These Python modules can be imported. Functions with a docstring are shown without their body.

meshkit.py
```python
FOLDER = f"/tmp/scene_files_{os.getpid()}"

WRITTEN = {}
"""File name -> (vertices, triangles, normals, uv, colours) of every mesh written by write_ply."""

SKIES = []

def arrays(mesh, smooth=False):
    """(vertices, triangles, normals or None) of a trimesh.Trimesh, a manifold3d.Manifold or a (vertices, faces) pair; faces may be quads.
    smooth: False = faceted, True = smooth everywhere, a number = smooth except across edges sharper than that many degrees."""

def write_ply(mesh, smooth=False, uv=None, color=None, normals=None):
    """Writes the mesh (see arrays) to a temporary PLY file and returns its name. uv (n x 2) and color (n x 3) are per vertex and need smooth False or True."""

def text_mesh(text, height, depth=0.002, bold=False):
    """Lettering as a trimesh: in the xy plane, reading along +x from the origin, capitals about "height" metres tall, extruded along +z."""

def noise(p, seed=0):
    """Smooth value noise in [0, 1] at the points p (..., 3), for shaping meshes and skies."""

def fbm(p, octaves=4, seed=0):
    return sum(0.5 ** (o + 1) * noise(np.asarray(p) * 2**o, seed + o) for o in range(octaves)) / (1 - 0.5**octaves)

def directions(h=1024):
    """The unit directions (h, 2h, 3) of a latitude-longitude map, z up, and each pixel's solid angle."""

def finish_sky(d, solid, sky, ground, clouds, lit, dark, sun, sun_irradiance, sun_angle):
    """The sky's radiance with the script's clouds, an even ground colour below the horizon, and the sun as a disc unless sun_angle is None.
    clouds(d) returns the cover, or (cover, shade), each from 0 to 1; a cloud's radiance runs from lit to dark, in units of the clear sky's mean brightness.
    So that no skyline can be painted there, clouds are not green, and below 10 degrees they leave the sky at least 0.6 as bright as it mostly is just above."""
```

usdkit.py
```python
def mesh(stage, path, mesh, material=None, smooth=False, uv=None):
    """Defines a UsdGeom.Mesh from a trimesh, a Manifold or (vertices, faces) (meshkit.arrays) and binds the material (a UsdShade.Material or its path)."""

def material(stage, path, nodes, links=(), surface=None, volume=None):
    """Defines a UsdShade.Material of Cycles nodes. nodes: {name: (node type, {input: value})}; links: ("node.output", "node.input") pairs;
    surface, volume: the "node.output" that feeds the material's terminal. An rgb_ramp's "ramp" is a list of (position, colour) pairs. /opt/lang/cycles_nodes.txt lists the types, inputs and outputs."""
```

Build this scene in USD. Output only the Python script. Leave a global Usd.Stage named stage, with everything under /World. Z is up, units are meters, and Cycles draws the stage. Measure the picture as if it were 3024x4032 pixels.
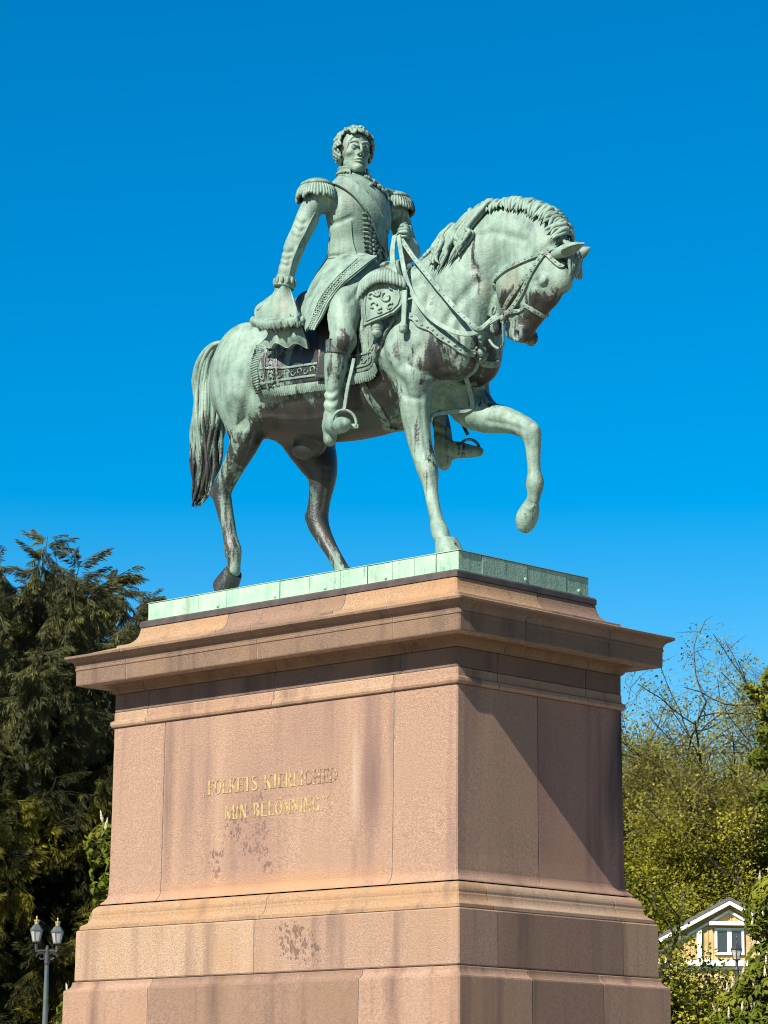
import math, random
import numpy as np
import trimesh
import manifold3d as m3
from manifold3d import Manifold
from scipy.interpolate import PchipInterpolator
from scipy.ndimage import map_coordinates
from scipy.spatial import cKDTree
from shapely.geometry import Polygon, box as sbox, LineString, Point
from shapely.ops import unary_union
from shapely import affinity
import usdkit, meshkit
from pxr import Usd, UsdGeom, UsdLux, UsdShade, Gf, Sdf, Vt

stage = Usd.Stage.CreateInMemory()
UsdGeom.SetStageUpAxis(stage, UsdGeom.Tokens.z)
UsdGeom.SetStageMetersPerUnit(stage, 1.0)
UsdGeom.Xform.Define(stage, '/World')
UsdGeom.Scope.Define(stage, '/World/Looks')
RNG = np.random.default_rng(7)

# ---------------------------------------------------------------- camera
CAM = np.array([15.727, -16.306, 1.65])
YAW, PITCH, ROLL = 2.330964, 0.208804, 0.007609
fw = np.array([math.cos(YAW)*math.cos(PITCH), math.sin(YAW)*math.cos(PITCH), math.sin(PITCH)])
rt = np.array([math.sin(YAW), -math.cos(YAW), 0.0])
up = np.cross(rt, fw)
rt, up = math.cos(ROLL)*rt + math.sin(ROLL)*up, -math.sin(ROLL)*rt + math.cos(ROLL)*up
cam = UsdGeom.Camera.Define(stage, '/World/camera')
cam.CreateHorizontalApertureAttr(36.0)
cam.CreateVerticalApertureAttr(48.0)
cam.CreateFocalLengthAttr(36.0*11585.8/3024)
cam.CreateClippingRangeAttr(Gf.Vec2f(0.1, 5000))
M = np.eye(4)
M[0, :3], M[1, :3], M[2, :3], M[3, :3] = rt, up, -fw, CAM
cam.AddTransformOp().Set(Gf.Matrix4d(M.tolist()))
cam.CreateExposureAttr(1.27)

# ---------------------------------------------------------------- sun and sky
SUN = np.array([0.10, -1.0, 0.86])
SUN = SUN/np.linalg.norm(SUN)
SUN_EL, SUN_ROT = math.asin(SUN[2]), math.atan2(SUN[0], SUN[1])
sun = UsdLux.DistantLight.Define(stage, '/World/sun')
sun.CreateIntensityAttr(1.25)
sun.CreateAngleAttr(0.53)
sun.CreateNormalizeAttr(True)
sun.CreateColorAttr(Gf.Vec3f(1.0, 0.94, 0.84))
zz = SUN
xx = np.cross([0, 0, 1.0], zz); xx /= np.linalg.norm(xx)
yy = np.cross(zz, xx)
ML = np.eye(4); ML[0, :3], ML[1, :3], ML[2, :3] = xx, yy, zz
sun.AddTransformOp().Set(Gf.Matrix4d(ML.tolist()))
sky_mat = usdkit.material(stage, '/World/Looks/sky_light', {
    'sky': ('sky_texture', {'sky_type': 'single_scattering', 'sun_disc': False, 'sun_elevation': SUN_EL, 'sun_rotation': SUN_ROT,
                            'altitude': 30.0, 'air_density': 1.0, 'aerosol_density': 0.35, 'ozone_density': 2.0}),
    'hs': ('hsv', {'hue': 0.498, 'saturation': 1.74, 'value': 1.0, 'fac': 1.0}),
    'bg': ('background_shader', {'strength': 0.059})},
    [('sky.color', 'hs.color'), ('hs.color', 'bg.color')], surface='bg.background')
dome = UsdLux.DomeLight.Define(stage, '/World/sky')
dome.CreateIntensityAttr(1.0)
UsdShade.MaterialBindingAPI.Apply(dome.GetPrim()).Bind(sky_mat)

# ---------------------------------------------------------------- scene helpers
COUNT = {}
def numbered(path):
    n = COUNT.get(path, -1) + 1
    COUNT[path] = n
    return path if n == 0 else '%s_%03d' % (path, n)

def tag(prim, label=None, category=None, group=None, kind=None):
    for key, val in (('label', label), ('category', category), ('group', group), ('kind', kind)):
        if val:
            prim.SetCustomDataByKey(key, val)
    return prim

def thing(name, label, category, loc=(0, 0, 0), rotz=0.0, group=None):
    x = UsdGeom.Xform.Define(stage, numbered('/World/' + name))
    x.AddTranslateOp().Set(Gf.Vec3d(*map(float, loc)))
    if rotz:
        x.AddRotateZOp().Set(float(rotz))
    return tag(x.GetPrim(), label, category, group)

def part(name, mesh, material, parent, label=None, smooth=False, attrs=None, kind=None):
    path = numbered(str(parent.GetPath()) + '/' + name if parent is not None else '/World/' + name)
    m = usdkit.mesh(stage, path, mesh, material, smooth=smooth)
    for key, val in (attrs or {}).items():
        if callable(val):
            val = val(np.asarray(m.GetPointsAttr().Get(), float))
        UsdGeom.PrimvarsAPI(m).CreatePrimvar(key, Sdf.ValueTypeNames.FloatArray, 'vertex').Set(Vt.FloatArray.FromNumpy(np.asarray(val, np.float32)))
    return tag(m.GetPrim(), label, None, None, kind)

def mat(name, nodes, links, surface='p.BSDF'):
    return usdkit.material(stage, '/World/Looks/' + name, nodes, links, surface=surface)

def cat(meshes):
    V, F, n = [], [], 0
    for v, f in meshes:
        V.append(v); F.append(np.asarray(f) + n); n += len(v)
    return np.vstack(V), np.vstack(F)

def tri(m):
    v, f, _ = meshkit.arrays(m)
    return v, f

def box(lo, hi):
    lo, hi = np.asarray(lo, float), np.asarray(hi, float)
    return Manifold.cube(hi - lo).translate(lo)

def spline(P, n):
    """catmull-rom through the rows of P (any number of columns), n samples per span"""
    P = np.asarray(P, float)
    Q = np.vstack([2*P[0] - P[1], P, 2*P[-1] - P[-2]])
    out = []
    for i in range(1, len(Q) - 2):
        t = np.linspace(0, 1, n, endpoint=False)[:, None]
        a, b, c, d = Q[i-1], Q[i], Q[i+1], Q[i+2]
        out.append(0.5*((2*b) + (-a + c)*t + (2*a - 5*b + 4*c - d)*t**2 + (-a + 3*b - 3*c + d)*t**3))
    return np.vstack(out + [P[-1:]])

def tube(path, r, n=8, flat=1.0, flat_dir=None, caps=True):
    """swept tube; path (k,3), r scalar or (k,), optionally squashed across flat_dir"""
    path = np.asarray(path, float); k = len(path)
    r = np.broadcast_to(np.asarray(r, float), (k,))
    T = np.gradient(path, axis=0); T /= np.linalg.norm(T, axis=1)[:, None] + 1e-12
    a = np.asarray(flat_dir if flat_dir is not None else ([0, 0, 1.0] if abs(T[0, 2]) < .9 else [1.0, 0, 0]), float)
    V = []
    ang = np.linspace(0, 2*np.pi, n, endpoint=False)
    for i in range(k):
        e1 = a - T[i]*(a @ T[i]); e1 /= np.linalg.norm(e1) + 1e-12
        if flat_dir is None:
            a = e1
        e2 = np.cross(T[i], e1)
        V.append(path[i] + r[i]*(np.cos(ang)[:, None]*e1*flat + np.sin(ang)[:, None]*e2))
    V = np.vstack(V)
    i, j = np.meshgrid(np.arange(k-1), np.arange(n), indexing='ij')
    i, j = i.ravel(), j.ravel(); j2 = (j + 1) % n
    F = np.vstack([np.stack([i*n + j, i*n + j2, (i+1)*n + j2], 1), np.stack([i*n + j, (i+1)*n + j2, (i+1)*n + j], 1)])
    if caps:
        V = np.vstack([V, path[:1], path[-1:]])
        c0, c1 = k*n, k*n + 1
        jj = np.arange(n); jk = (jj + 1) % n
        F = np.vstack([F, np.stack([np.full(n, c0), jk, jj], 1), np.stack([np.full(n, c1), (k-1)*n + jj, (k-1)*n + jk], 1)])
    return V, F

def lathe(profile, n=16, axis_at=(0, 0, 0)):
    """profile rows (r, z) from bottom to top"""
    pr = np.asarray(profile, float); k = len(pr)
    a = np.linspace(0, 2*np.pi, n, endpoint=False)
    V = np.stack([pr[:, :1]*np.cos(a), pr[:, :1]*np.sin(a), np.repeat(pr[:, 1:], n, 1)], -1).reshape(-1, 3) + np.asarray(axis_at)
    i, j = np.meshgrid(np.arange(k-1), np.arange(n), indexing='ij'); i, j = i.ravel(), j.ravel(); j2 = (j+1) % n
    F = np.vstack([np.stack([i*n + j, i*n + j2, (i+1)*n + j2], 1), np.stack([i*n + j, (i+1)*n + j2, (i+1)*n + j], 1)])
    V = np.vstack([V, [[*axis_at[:2], pr[0, 1] + axis_at[2]], [*axis_at[:2], pr[-1, 1] + axis_at[2]]]])
    jj = np.arange(n); jk = (jj+1) % n
    F = np.vstack([F, np.stack([np.full(n, k*n), jk, jj], 1), np.stack([np.full(n, k*n+1), (k-1)*n + jj, (k-1)*n + jk], 1)])
    return V, F

# ---------------------------------------------------------------- clay: a distance field on a grid, sculpted and turned into one mesh
def smin(a, b, k):
    if k <= 0:
        return np.minimum(a, b)
    h = np.maximum(k - np.abs(a - b), 0)/k
    return np.minimum(a, b) - h*h*k*0.25

class Clay:
    def __init__(self, lo, hi, h):
        self.lo, self.h = np.asarray(lo, float), h
        self.n = np.ceil((np.asarray(hi) - lo)/h).astype(int) + 1
        self.ax = [(self.lo[i] + h*np.arange(self.n[i])).astype(np.float32) for i in range(3)]
        self.d = np.full(self.n, 1.0, np.float32)

    def sub(self, lo, hi):
        i0 = np.clip(np.floor((np.asarray(lo) - self.lo)/self.h).astype(int), 0, self.n)
        i1 = np.clip(np.ceil((np.asarray(hi) - self.lo)/self.h).astype(int) + 1, 0, self.n)
        return tuple(slice(a, b) for a, b in zip(i0, i1))

    def grid(self, s):
        return np.meshgrid(*[self.ax[i][s[i]] for i in range(3)], indexing='ij', sparse=True)

    def put(self, fn, lo, hi, k=0.03, op='add'):
        m = k + 3*self.h
        s = self.sub(np.asarray(lo) - m, np.asarray(hi) + m)
        if any(x.stop <= x.start for x in s):
            return
        d = fn(*self.grid(s)).astype(np.float32)
        if op == 'add':
            self.d[s] = smin(self.d[s], d, k)
        elif op == 'cut':
            self.d[s] = -smin(-self.d[s], d, k)
        elif op == 'keep':
            self.d[s] = -smin(-self.d[s], -d, k)

    @staticmethod
    def seg(x, y, z, a, b, ra, rb, side=None, flat=1.0):
        a, b = np.asarray(a, np.float32), np.asarray(b, np.float32)
        ab = b - a; L2 = float(ab @ ab) + 1e-12
        px, py, pz = x - a[0], y - a[1], z - a[2]
        t = np.clip((px*ab[0] + py*ab[1] + pz*ab[2])/L2, 0, 1)
        qx, qy, qz = px - t*ab[0], py - t*ab[1], pz - t*ab[2]
        d2 = qx*qx + qy*qy + qz*qz
        if side is not None:
            c = qx*side[0] + qy*side[1] + qz*side[2]
            d2 = d2 - c*c + (c/flat)**2
        return np.sqrt(np.maximum(d2, 0)) - (ra + (rb - ra)*t)

    def chain(self, pts, k=0.03, op='add', sub=4, side=None, flat=1.0):
        """pts: rows of ((x,y,z), r); a smooth limb through them"""
        P = np.array([[*p, r] for p, r in pts], float)
        S = spline(P, sub) if len(P) > 2 else P
        S[:, 3] = np.maximum(S[:, 3], 0.002)
        R = S[:, 3].max()*max(1, flat)
        if side is not None:
            side = np.asarray(side, float)/np.linalg.norm(side)
        def fn(x, y, z):
            d = None
            for i in range(len(S) - 1):
                e = self.seg(x, y, z, S[i, :3], S[i+1, :3], S[i, 3], S[i+1, 3], side, flat)
                d = e if d is None else np.minimum(d, e)
            return d
        self.put(fn, S[:, :3].min(0) - R, S[:, :3].max(0) + R, k, op)

    def ball(self, c, r, k=0.03, op='add', axes=None):
        """ellipsoid of radii r (scalar or 3) along axes (3 rows)"""
        r = np.broadcast_to(np.asarray(r, float), (3,))
        A = np.eye(3) if axes is None else np.asarray(axes, float)
        A = A/np.linalg.norm(A, axis=1)[:, None]
        c = np.asarray(c, float); R = r.max()
        def fn(x, y, z):
            px, py, pz = x - c[0], y - c[1], z - c[2]
            u = [(px*A[i, 0] + py*A[i, 1] + pz*A[i, 2]) for i in range(3)]
            k0 = np.sqrt(sum((u[i]/r[i])**2 for i in range(3)))
            k1 = np.sqrt(sum((u[i]/r[i]**2)**2 for i in range(3))) + 1e-9
            return k0*(k0 - 1)/k1
        self.put(fn, c - R, c + R, k, op)

    def line(self, pts, r, depth, sub=6):
        """depth > 0 carves a soft groove along pts, depth < 0 raises a ridge"""
        P = spline(np.asarray(pts, float), sub) if len(pts) > 2 else np.asarray(pts, float)
        lo, hi = P.min(0) - 2.6*r, P.max(0) + 2.6*r
        s = self.sub(lo, hi)
        if any(x.stop <= x.start for x in s):
            return
        x, y, z = self.grid(s)
        d = None
        for i in range(len(P) - 1):
            e = self.seg(x, y, z, P[i], P[i+1], 0, 0)
            d = e if d is None else np.minimum(d, e)
        self.d[s] += (depth*np.exp(-(d/r)**2)).astype(np.float32)

    def loft(self, rows, k=0.05, e=2.0, egg=0.0, ends=(0.1, 0.1), y0=0.0):
        """rows: (x, z, h, w): centre in the plane y = y0, half height across the spine, half width"""
        P = spline(np.asarray(rows, float), 14)
        R = P[:, 2].max()
        lo = np.array([P[:, 0].min() - R, y0 - P[:, 3].max(), P[:, 1].min() - R]); hi = np.array([P[:, 0].max() + R, y0 + P[:, 3].max(), P[:, 1].max() + R])
        T = np.gradient(P[:, :2], axis=0); T /= np.linalg.norm(T, axis=1)[:, None]
        tree = cKDTree(P[:, :2])
        def fn(x, y, z):
            X, Z = np.meshgrid(x.ravel(), z.ravel(), indexing='ij')
            q = np.stack([X.ravel(), Z.ravel()], 1)
            _, i = tree.query(q)
            # refine between samples
            dq = q - P[i, :2]
            t = (dq*T[i]).sum(1)
            v = -dq[:, 0]*T[i, 1] + dq[:, 1]*T[i, 0]
            h, w = P[i, 2], P[i, 3]
            over = np.where((i == 0) & (t < 0), t/ends[0], np.where((i == len(P)-1) & (t > 0), t/ends[1], 0))
            sh = X.shape
            v, h, w, over = (a.reshape(sh)[:, None, :].astype(np.float32) for a in (v, h, w, over))
            ww = w*(1 + egg*v/h)
            return ((np.abs(v/h)**e + np.abs((y - y0)/ww)**e + np.abs(over)**e)**(1/e) - 1)*np.minimum(h, w)
        self.put(fn, lo, hi, k)

    def at(self, p):
        q = ((np.asarray(p, float) - self.lo)/self.h).T
        return map_coordinates(self.d, q, order=1, mode='nearest')

    def grad(self, p):
        p = np.asarray(p, float); e = self.h
        g = np.stack([self.at(p + e*np.eye(3)[i]) - self.at(p - e*np.eye(3)[i]) for i in range(3)], 1)/(2*e)
        return g

    def snap(self, p, lift=0.0, steps=8):
        p = np.array(p, float)
        for _ in range(steps):
            g = self.grad(p); L2 = (g*g).sum(1)[:, None] + 1e-6
            st = -(self.at(p) - lift)[:, None]*g/L2
            n = np.linalg.norm(st, axis=1)[:, None]
            p += st*np.minimum(1, 0.08/(n + 1e-9))
        g = self.grad(p)
        return p, g/(np.linalg.norm(g, axis=1)[:, None] + 1e-9)

    def crease(self, pts, r, depth):
        """like line, but first drops the points onto the surface"""
        P = self.snap(spline(np.asarray(pts, float), 4), 0.0)[0]
        for _ in range(2):
            P[1:-1] = .25*P[:-2] + .5*P[1:-1] + .25*P[2:]
        self.line(P, r, depth, 2)

    def mesh(self, smooth=1):
        d = self.d.copy()
        for a in range(3):
            s = [slice(None)]*3
            for e in (0, -1):
                s[a] = e; d[tuple(s)] = np.maximum(d[tuple(s)], 1e-3)
        neg = d < 0
        nx, ny, nz = np.array(d.shape) - 1
        c = [neg[i:i+nx, j:j+ny, l:l+nz] for i in (0, 1) for j in (0, 1) for l in (0, 1)]
        cnt = sum(a.astype(np.int8) for a in c)
        act = (cnt > 0) & (cnt < 8)
        I = np.argwhere(act)
        idx = np.full(act.shape, -1, np.int64); idx[act] = np.arange(len(I))
        acc = np.zeros((len(I), 3)); num = np.zeros(len(I))
        corner = {o: d[I[:, 0]+o[0], I[:, 1]+o[1], I[:, 2]+o[2]].astype(float) for o in np.ndindex(2, 2, 2)}
        for a in range(3):
            for o in np.ndindex(2, 2, 2):
                if o[a]:
                    continue
                o2 = list(o); o2[a] = 1; o2 = tuple(o2)
                v0, v1 = corner[o], corner[o2]
                cr = (v0 < 0) != (v1 < 0)
                t = np.where(cr, v0/np.where(cr, v0 - v1, 1), 0)
                p = np.tile(np.array(o, float), (len(I), 1)); p[:, a] = t
                acc += np.where(cr[:, None], p, 0); num += cr
        V = self.lo + (I + acc/num[:, None])*self.h
        F = []
        for a in range(3):
            b, cc = (a+1) % 3, (a+2) % 3
            s0 = [slice(1, -1)]*3; s0[a] = slice(0, -1)
            s1 = list(s0); s1[a] = slice(1, None)
            n0, n1 = neg[tuple(s0)], neg[tuple(s1)]
            for flip, m in ((False, n0 & ~n1), (True, ~n0 & n1)):
                E = np.argwhere(m)
                if not len(E):
                    continue
                base = E.copy(); base[:, b] += 1; base[:, cc] += 1
                def cell(db, dc):
                    q = base.copy(); q[:, b] -= db; q[:, cc] -= dc
                    return idx[q[:, 0], q[:, 1], q[:, 2]]
                quad = [cell(1, 1), cell(0, 1), cell(0, 0), cell(1, 0)]
                if flip:
                    quad = quad[::-1]
                q = np.stack(quad, 1)
                q = q[(q >= 0).all(1)]
                F.append(q[:, [0, 1, 2]]); F.append(q[:, [0, 2, 3]])
        F = np.vstack(F)
        for _ in range(smooth):   # one light relax
            S = np.zeros_like(V); n = np.zeros(len(V))
            for i, j in ((0, 1), (1, 2), (2, 0)):
                np.add.at(S, F[:, i], V[F[:, j]]); np.add.at(n, F[:, i], 1)
                np.add.at(S, F[:, j], V[F[:, i]]); np.add.at(n, F[:, j], 1)
            V = V*0.5 + 0.5*S/np.maximum(n, 1)[:, None]
        return V, F

def ribbon(pts, width, thick=0.012, clay=None, lift=0.0, sub=10, normal=None, snap=True):
    """a strap along pts; lies on clay's surface if given, else faces 'normal'"""
    P = spline(np.asarray(pts, float), sub)
    if clay is not None and snap:
        P, N = clay.snap(P, lift)
        for _ in range(3):
            P[1:-1] = 0.25*P[:-2] + 0.5*P[1:-1] + 0.25*P[2:]
            N[1:-1] = 0.25*N[:-2] + 0.5*N[1:-1] + 0.25*N[2:]
    else:
        N = np.tile(np.asarray(normal, float), (len(P), 1)) if np.ndim(normal) == 1 else spline(np.asarray(normal, float), sub)
    T = np.gradient(P, axis=0); T /= np.linalg.norm(T, axis=1)[:, None] + 1e-12
    Sd = np.cross(T, N); Sd /= np.linalg.norm(Sd, axis=1)[:, None] + 1e-12
    N = np.cross(Sd, T)
    w = np.broadcast_to(np.asarray(width, float), (len(P),)) if np.ndim(width) == 0 else np.interp(np.linspace(0, 1, len(P)), np.linspace(0, 1, len(width)), width)
    w = w[:, None]/2
    ring = [P - Sd*w - N*0.004, P - Sd*w + N*thick*.7, P - Sd*w*.82 + N*thick, P + Sd*w*.82 + N*thick, P + Sd*w + N*thick*.7, P + Sd*w - N*0.004]
    n = 6; k = len(P)
    V = np.stack(ring, 1).reshape(-1, 3)
    i, j = np.meshgrid(np.arange(k-1), np.arange(n), indexing='ij'); i, j = i.ravel(), j.ravel(); j2 = (j+1) % n
    F = np.vstack([np.stack([i*n + j, (i+1)*n + j2, i*n + j2], 1), np.stack([i*n + j, (i+1)*n + j, (i+1)*n + j2], 1)])
    F = np.vstack([F, [[0, l, l+1] for l in range(1, n-1)], [[(k-1)*n, (k-1)*n + l + 1, (k-1)*n + l] for l in range(1, n-1)]])
    return (V, F), P, N, Sd

# ---------------------------------------------------------------- materials
def stone_material(name, base, warm, dark, seed=0.0, lichen=(), stains=()):
    """worn red granite: fine grain, broad tone drift, vertical rain streaks, and patches of dark lichen where 'lichen' balls (centre, radius) say"""
    nodes = {
        'g': ('geometry', {}),
        'grain': ('noise_texture', {'scale': 55.0, 'detail': 4.0, 'roughness': 0.75}),
        'fine': ('noise_texture', {'scale': 190.0, 'detail': 2.0, 'roughness': 0.6}),
        'mp0': ('mapping', {'location': (seed, seed*1.7, 0), 'scale': (1, 1, 1)}),
        'broad': ('noise_texture', {'scale': 1.5, 'detail': 5.0, 'roughness': 0.62}),
        'mp': ('mapping', {'location': (seed, 0, 0), 'scale': (5.0, 5.0, 0.35)}),
        'streak': ('noise_texture', {'scale': 1.0, 'detail': 4.0, 'roughness': 0.55}),
        'rg': ('rgb_ramp', {'ramp': [(0.28, tuple(0.66*c for c in base)), (0.5, base), (0.74, tuple(min(1, 1.35*c) for c in base))]}),
        'rf': ('map_range', {'value': 1.0, 'from_min': 0.3, 'from_max': 0.7, 'to_min': 0.70, 'to_max': 1.3}),
        'vf': ('combine_color', {}),
        'm0': ('mix', {'mix_type': 'multiply', 'fac': 1.0}),
        'rb': ('map_range', {'from_min': 0.46, 'from_max': 0.68, 'to_min': 0.0, 'to_max': 0.8, 'clamp': True}),
        'm1': ('mix', {'mix_type': 'mix', 'color2': warm}),
        'rs': ('map_range', {'from_min': 0.54, 'from_max': 0.72, 'to_min': 0.0, 'to_max': 0.80, 'clamp': True}),
        'm2': ('mix', {'mix_type': 'mix', 'color2': dark}),
        'rl': ('map_range', {'from_min': 0.42, 'from_max': 0.30, 'to_min': 0.0, 'to_max': 0.30, 'clamp': True}),
        'm3': ('mix', {'mix_type': 'mix', 'color2': tuple(min(1, 1.25*c + 0.025) for c in base)}),
        'hb': ('math', {'math_type': 'multiply_add', 'value2': 0.5}),
        'bmp': ('bump', {'strength': 0.75, 'distance': 0.014}),
        'p': ('principled_bsdf', {'roughness': 0.78, 'specular_ior_level': 0.35})}
    links = [('g.position', 'grain.vector'), ('g.position', 'fine.vector'), ('g.position', 'mp0.vector'), ('mp0.vector', 'broad.vector'),
             ('g.position', 'mp.vector'), ('mp.vector', 'streak.vector'),
             ('grain.fac', 'rg.fac'), ('fine.fac', 'rf.value'), ('rf.result', 'vf.r'), ('rf.result', 'vf.g'), ('rf.result', 'vf.b'),
             ('rg.color', 'm0.color1'), ('vf.color', 'm0.color2'),
             ('broad.fac', 'rb.value'), ('rb.result', 'm1.fac'), ('m0.color', 'm1.color1'),
             ('streak.fac', 'rs.value'), ('rs.result', 'm2.fac'), ('m1.color', 'm2.color1'),
             ('streak.fac', 'rl.value'), ('rl.result', 'm3.fac'), ('m2.color', 'm3.color1'),
             ('grain.fac', 'hb.value1'), ('fine.fac', 'hb.value3'), ('hb.value', 'bmp.height'), ('bmp.normal', 'p.normal')]
    last = 'm3.color'
    if lichen:
        nodes['lv'] = ('voronoi_texture', {'scale': 44.0, 'randomness': 1.0})
        nodes['lm'] = ('mapping', {'scale': (1.0, 1.0, 0.62)})
        nodes['ln'] = ('noise_texture', {'scale': 14.0, 'detail': 3.0})
        links += [('g.position', 'lm.vector'), ('lm.vector', 'lv.vector'), ('g.position', 'ln.vector')]
        acc = None
        for i, (c, r) in enumerate(lichen):
            nodes['vd%d' % i] = ('vector_math', {'math_type': 'distance', 'vector2': c})
            nodes['vr%d' % i] = ('map_range', {'from_min': r, 'from_max': r*0.25, 'to_min': 0.0, 'to_max': 1.0, 'clamp': True})
            links += [('g.position', 'vd%d.vector1' % i), ('vd%d.value' % i, 'vr%d.value' % i)]
            cur = 'vr%d.result' % i
            if acc:
                nodes['vm%d' % i] = ('math', {'math_type': 'maximum'})
                links += [(acc, 'vm%d.value1' % i), (cur, 'vm%d.value2' % i)]
                cur = 'vm%d.value' % i
            acc = cur
        nodes['la'] = ('math', {'math_type': 'multiply_add', 'value2': 1.5, 'value3': -0.20})
        nodes['lb'] = ('math', {'math_type': 'multiply'})
        nodes['lc'] = ('math', {'math_type': 'subtract'})
        nodes['ld'] = ('map_range', {'from_min': 0.0, 'from_max': 0.16, 'to_min': 0.0, 'to_max': 0.62, 'clamp': True})
        nodes['m4'] = ('mix', {'mix_type': 'mix', 'color2': (0.055, 0.030, 0.024)})
        nodes['lq'] = ('math', {'math_type': 'multiply', 'value2': 0.95})
        links += [(acc, 'lb.value1'), ('ln.fac', 'lb.value2'), ('lb.value', 'la.value1'), ('lv.distance', 'lq.value1'),
                  ('la.value', 'lc.value1'), ('lq.value', 'lc.value2'), ('lc.value', 'ld.value'), ('ld.result', 'm4.fac'), (last, 'm4.color1')]
        last = 'm4.color'
    for i, (c, scale, r, col, amt) in enumerate(stains):         # separate weather stains, each with its own place and shape
        nodes['sp%d' % i] = ('vector_math', {'math_type': 'multiply', 'vector2': scale})
        nodes['sd%d' % i] = ('vector_math', {'math_type': 'distance', 'vector2': tuple(a*b for a, b in zip(c, scale))})
        nodes['sr%d' % i] = ('map_range', {'from_min': r, 'from_max': r*0.2, 'to_min': 0.0, 'to_max': amt*2.0, 'clamp': True})
        nodes['sm%d' % i] = ('math', {'math_type': 'multiply', 'use_clamp': True})
        nodes['sx%d' % i] = ('mix', {'mix_type': 'mix', 'color2': col})
        links += [('g.position', 'sp%d.vector1' % i), ('sp%d.vector' % i, 'sd%d.vector1' % i), ('sd%d.value' % i, 'sr%d.value' % i), ('sr%d.result' % i, 'sm%d.value1' % i), ('grain2.fac', 'sm%d.value2' % i),
                  ('sm%d.value' % i, 'sx%d.fac' % i), (last, 'sx%d.color1' % i)]
        last = 'sx%d.color' % i
    if stains:
        nodes['grain2'] = ('noise_texture', {'scale': 9.0, 'detail': 5.0, 'roughness': 0.7})
        links.append(('mp.vector', 'grain2.vector'))
    links.append((last, 'p.base_color'))
    return mat(name, nodes, links)

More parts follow.
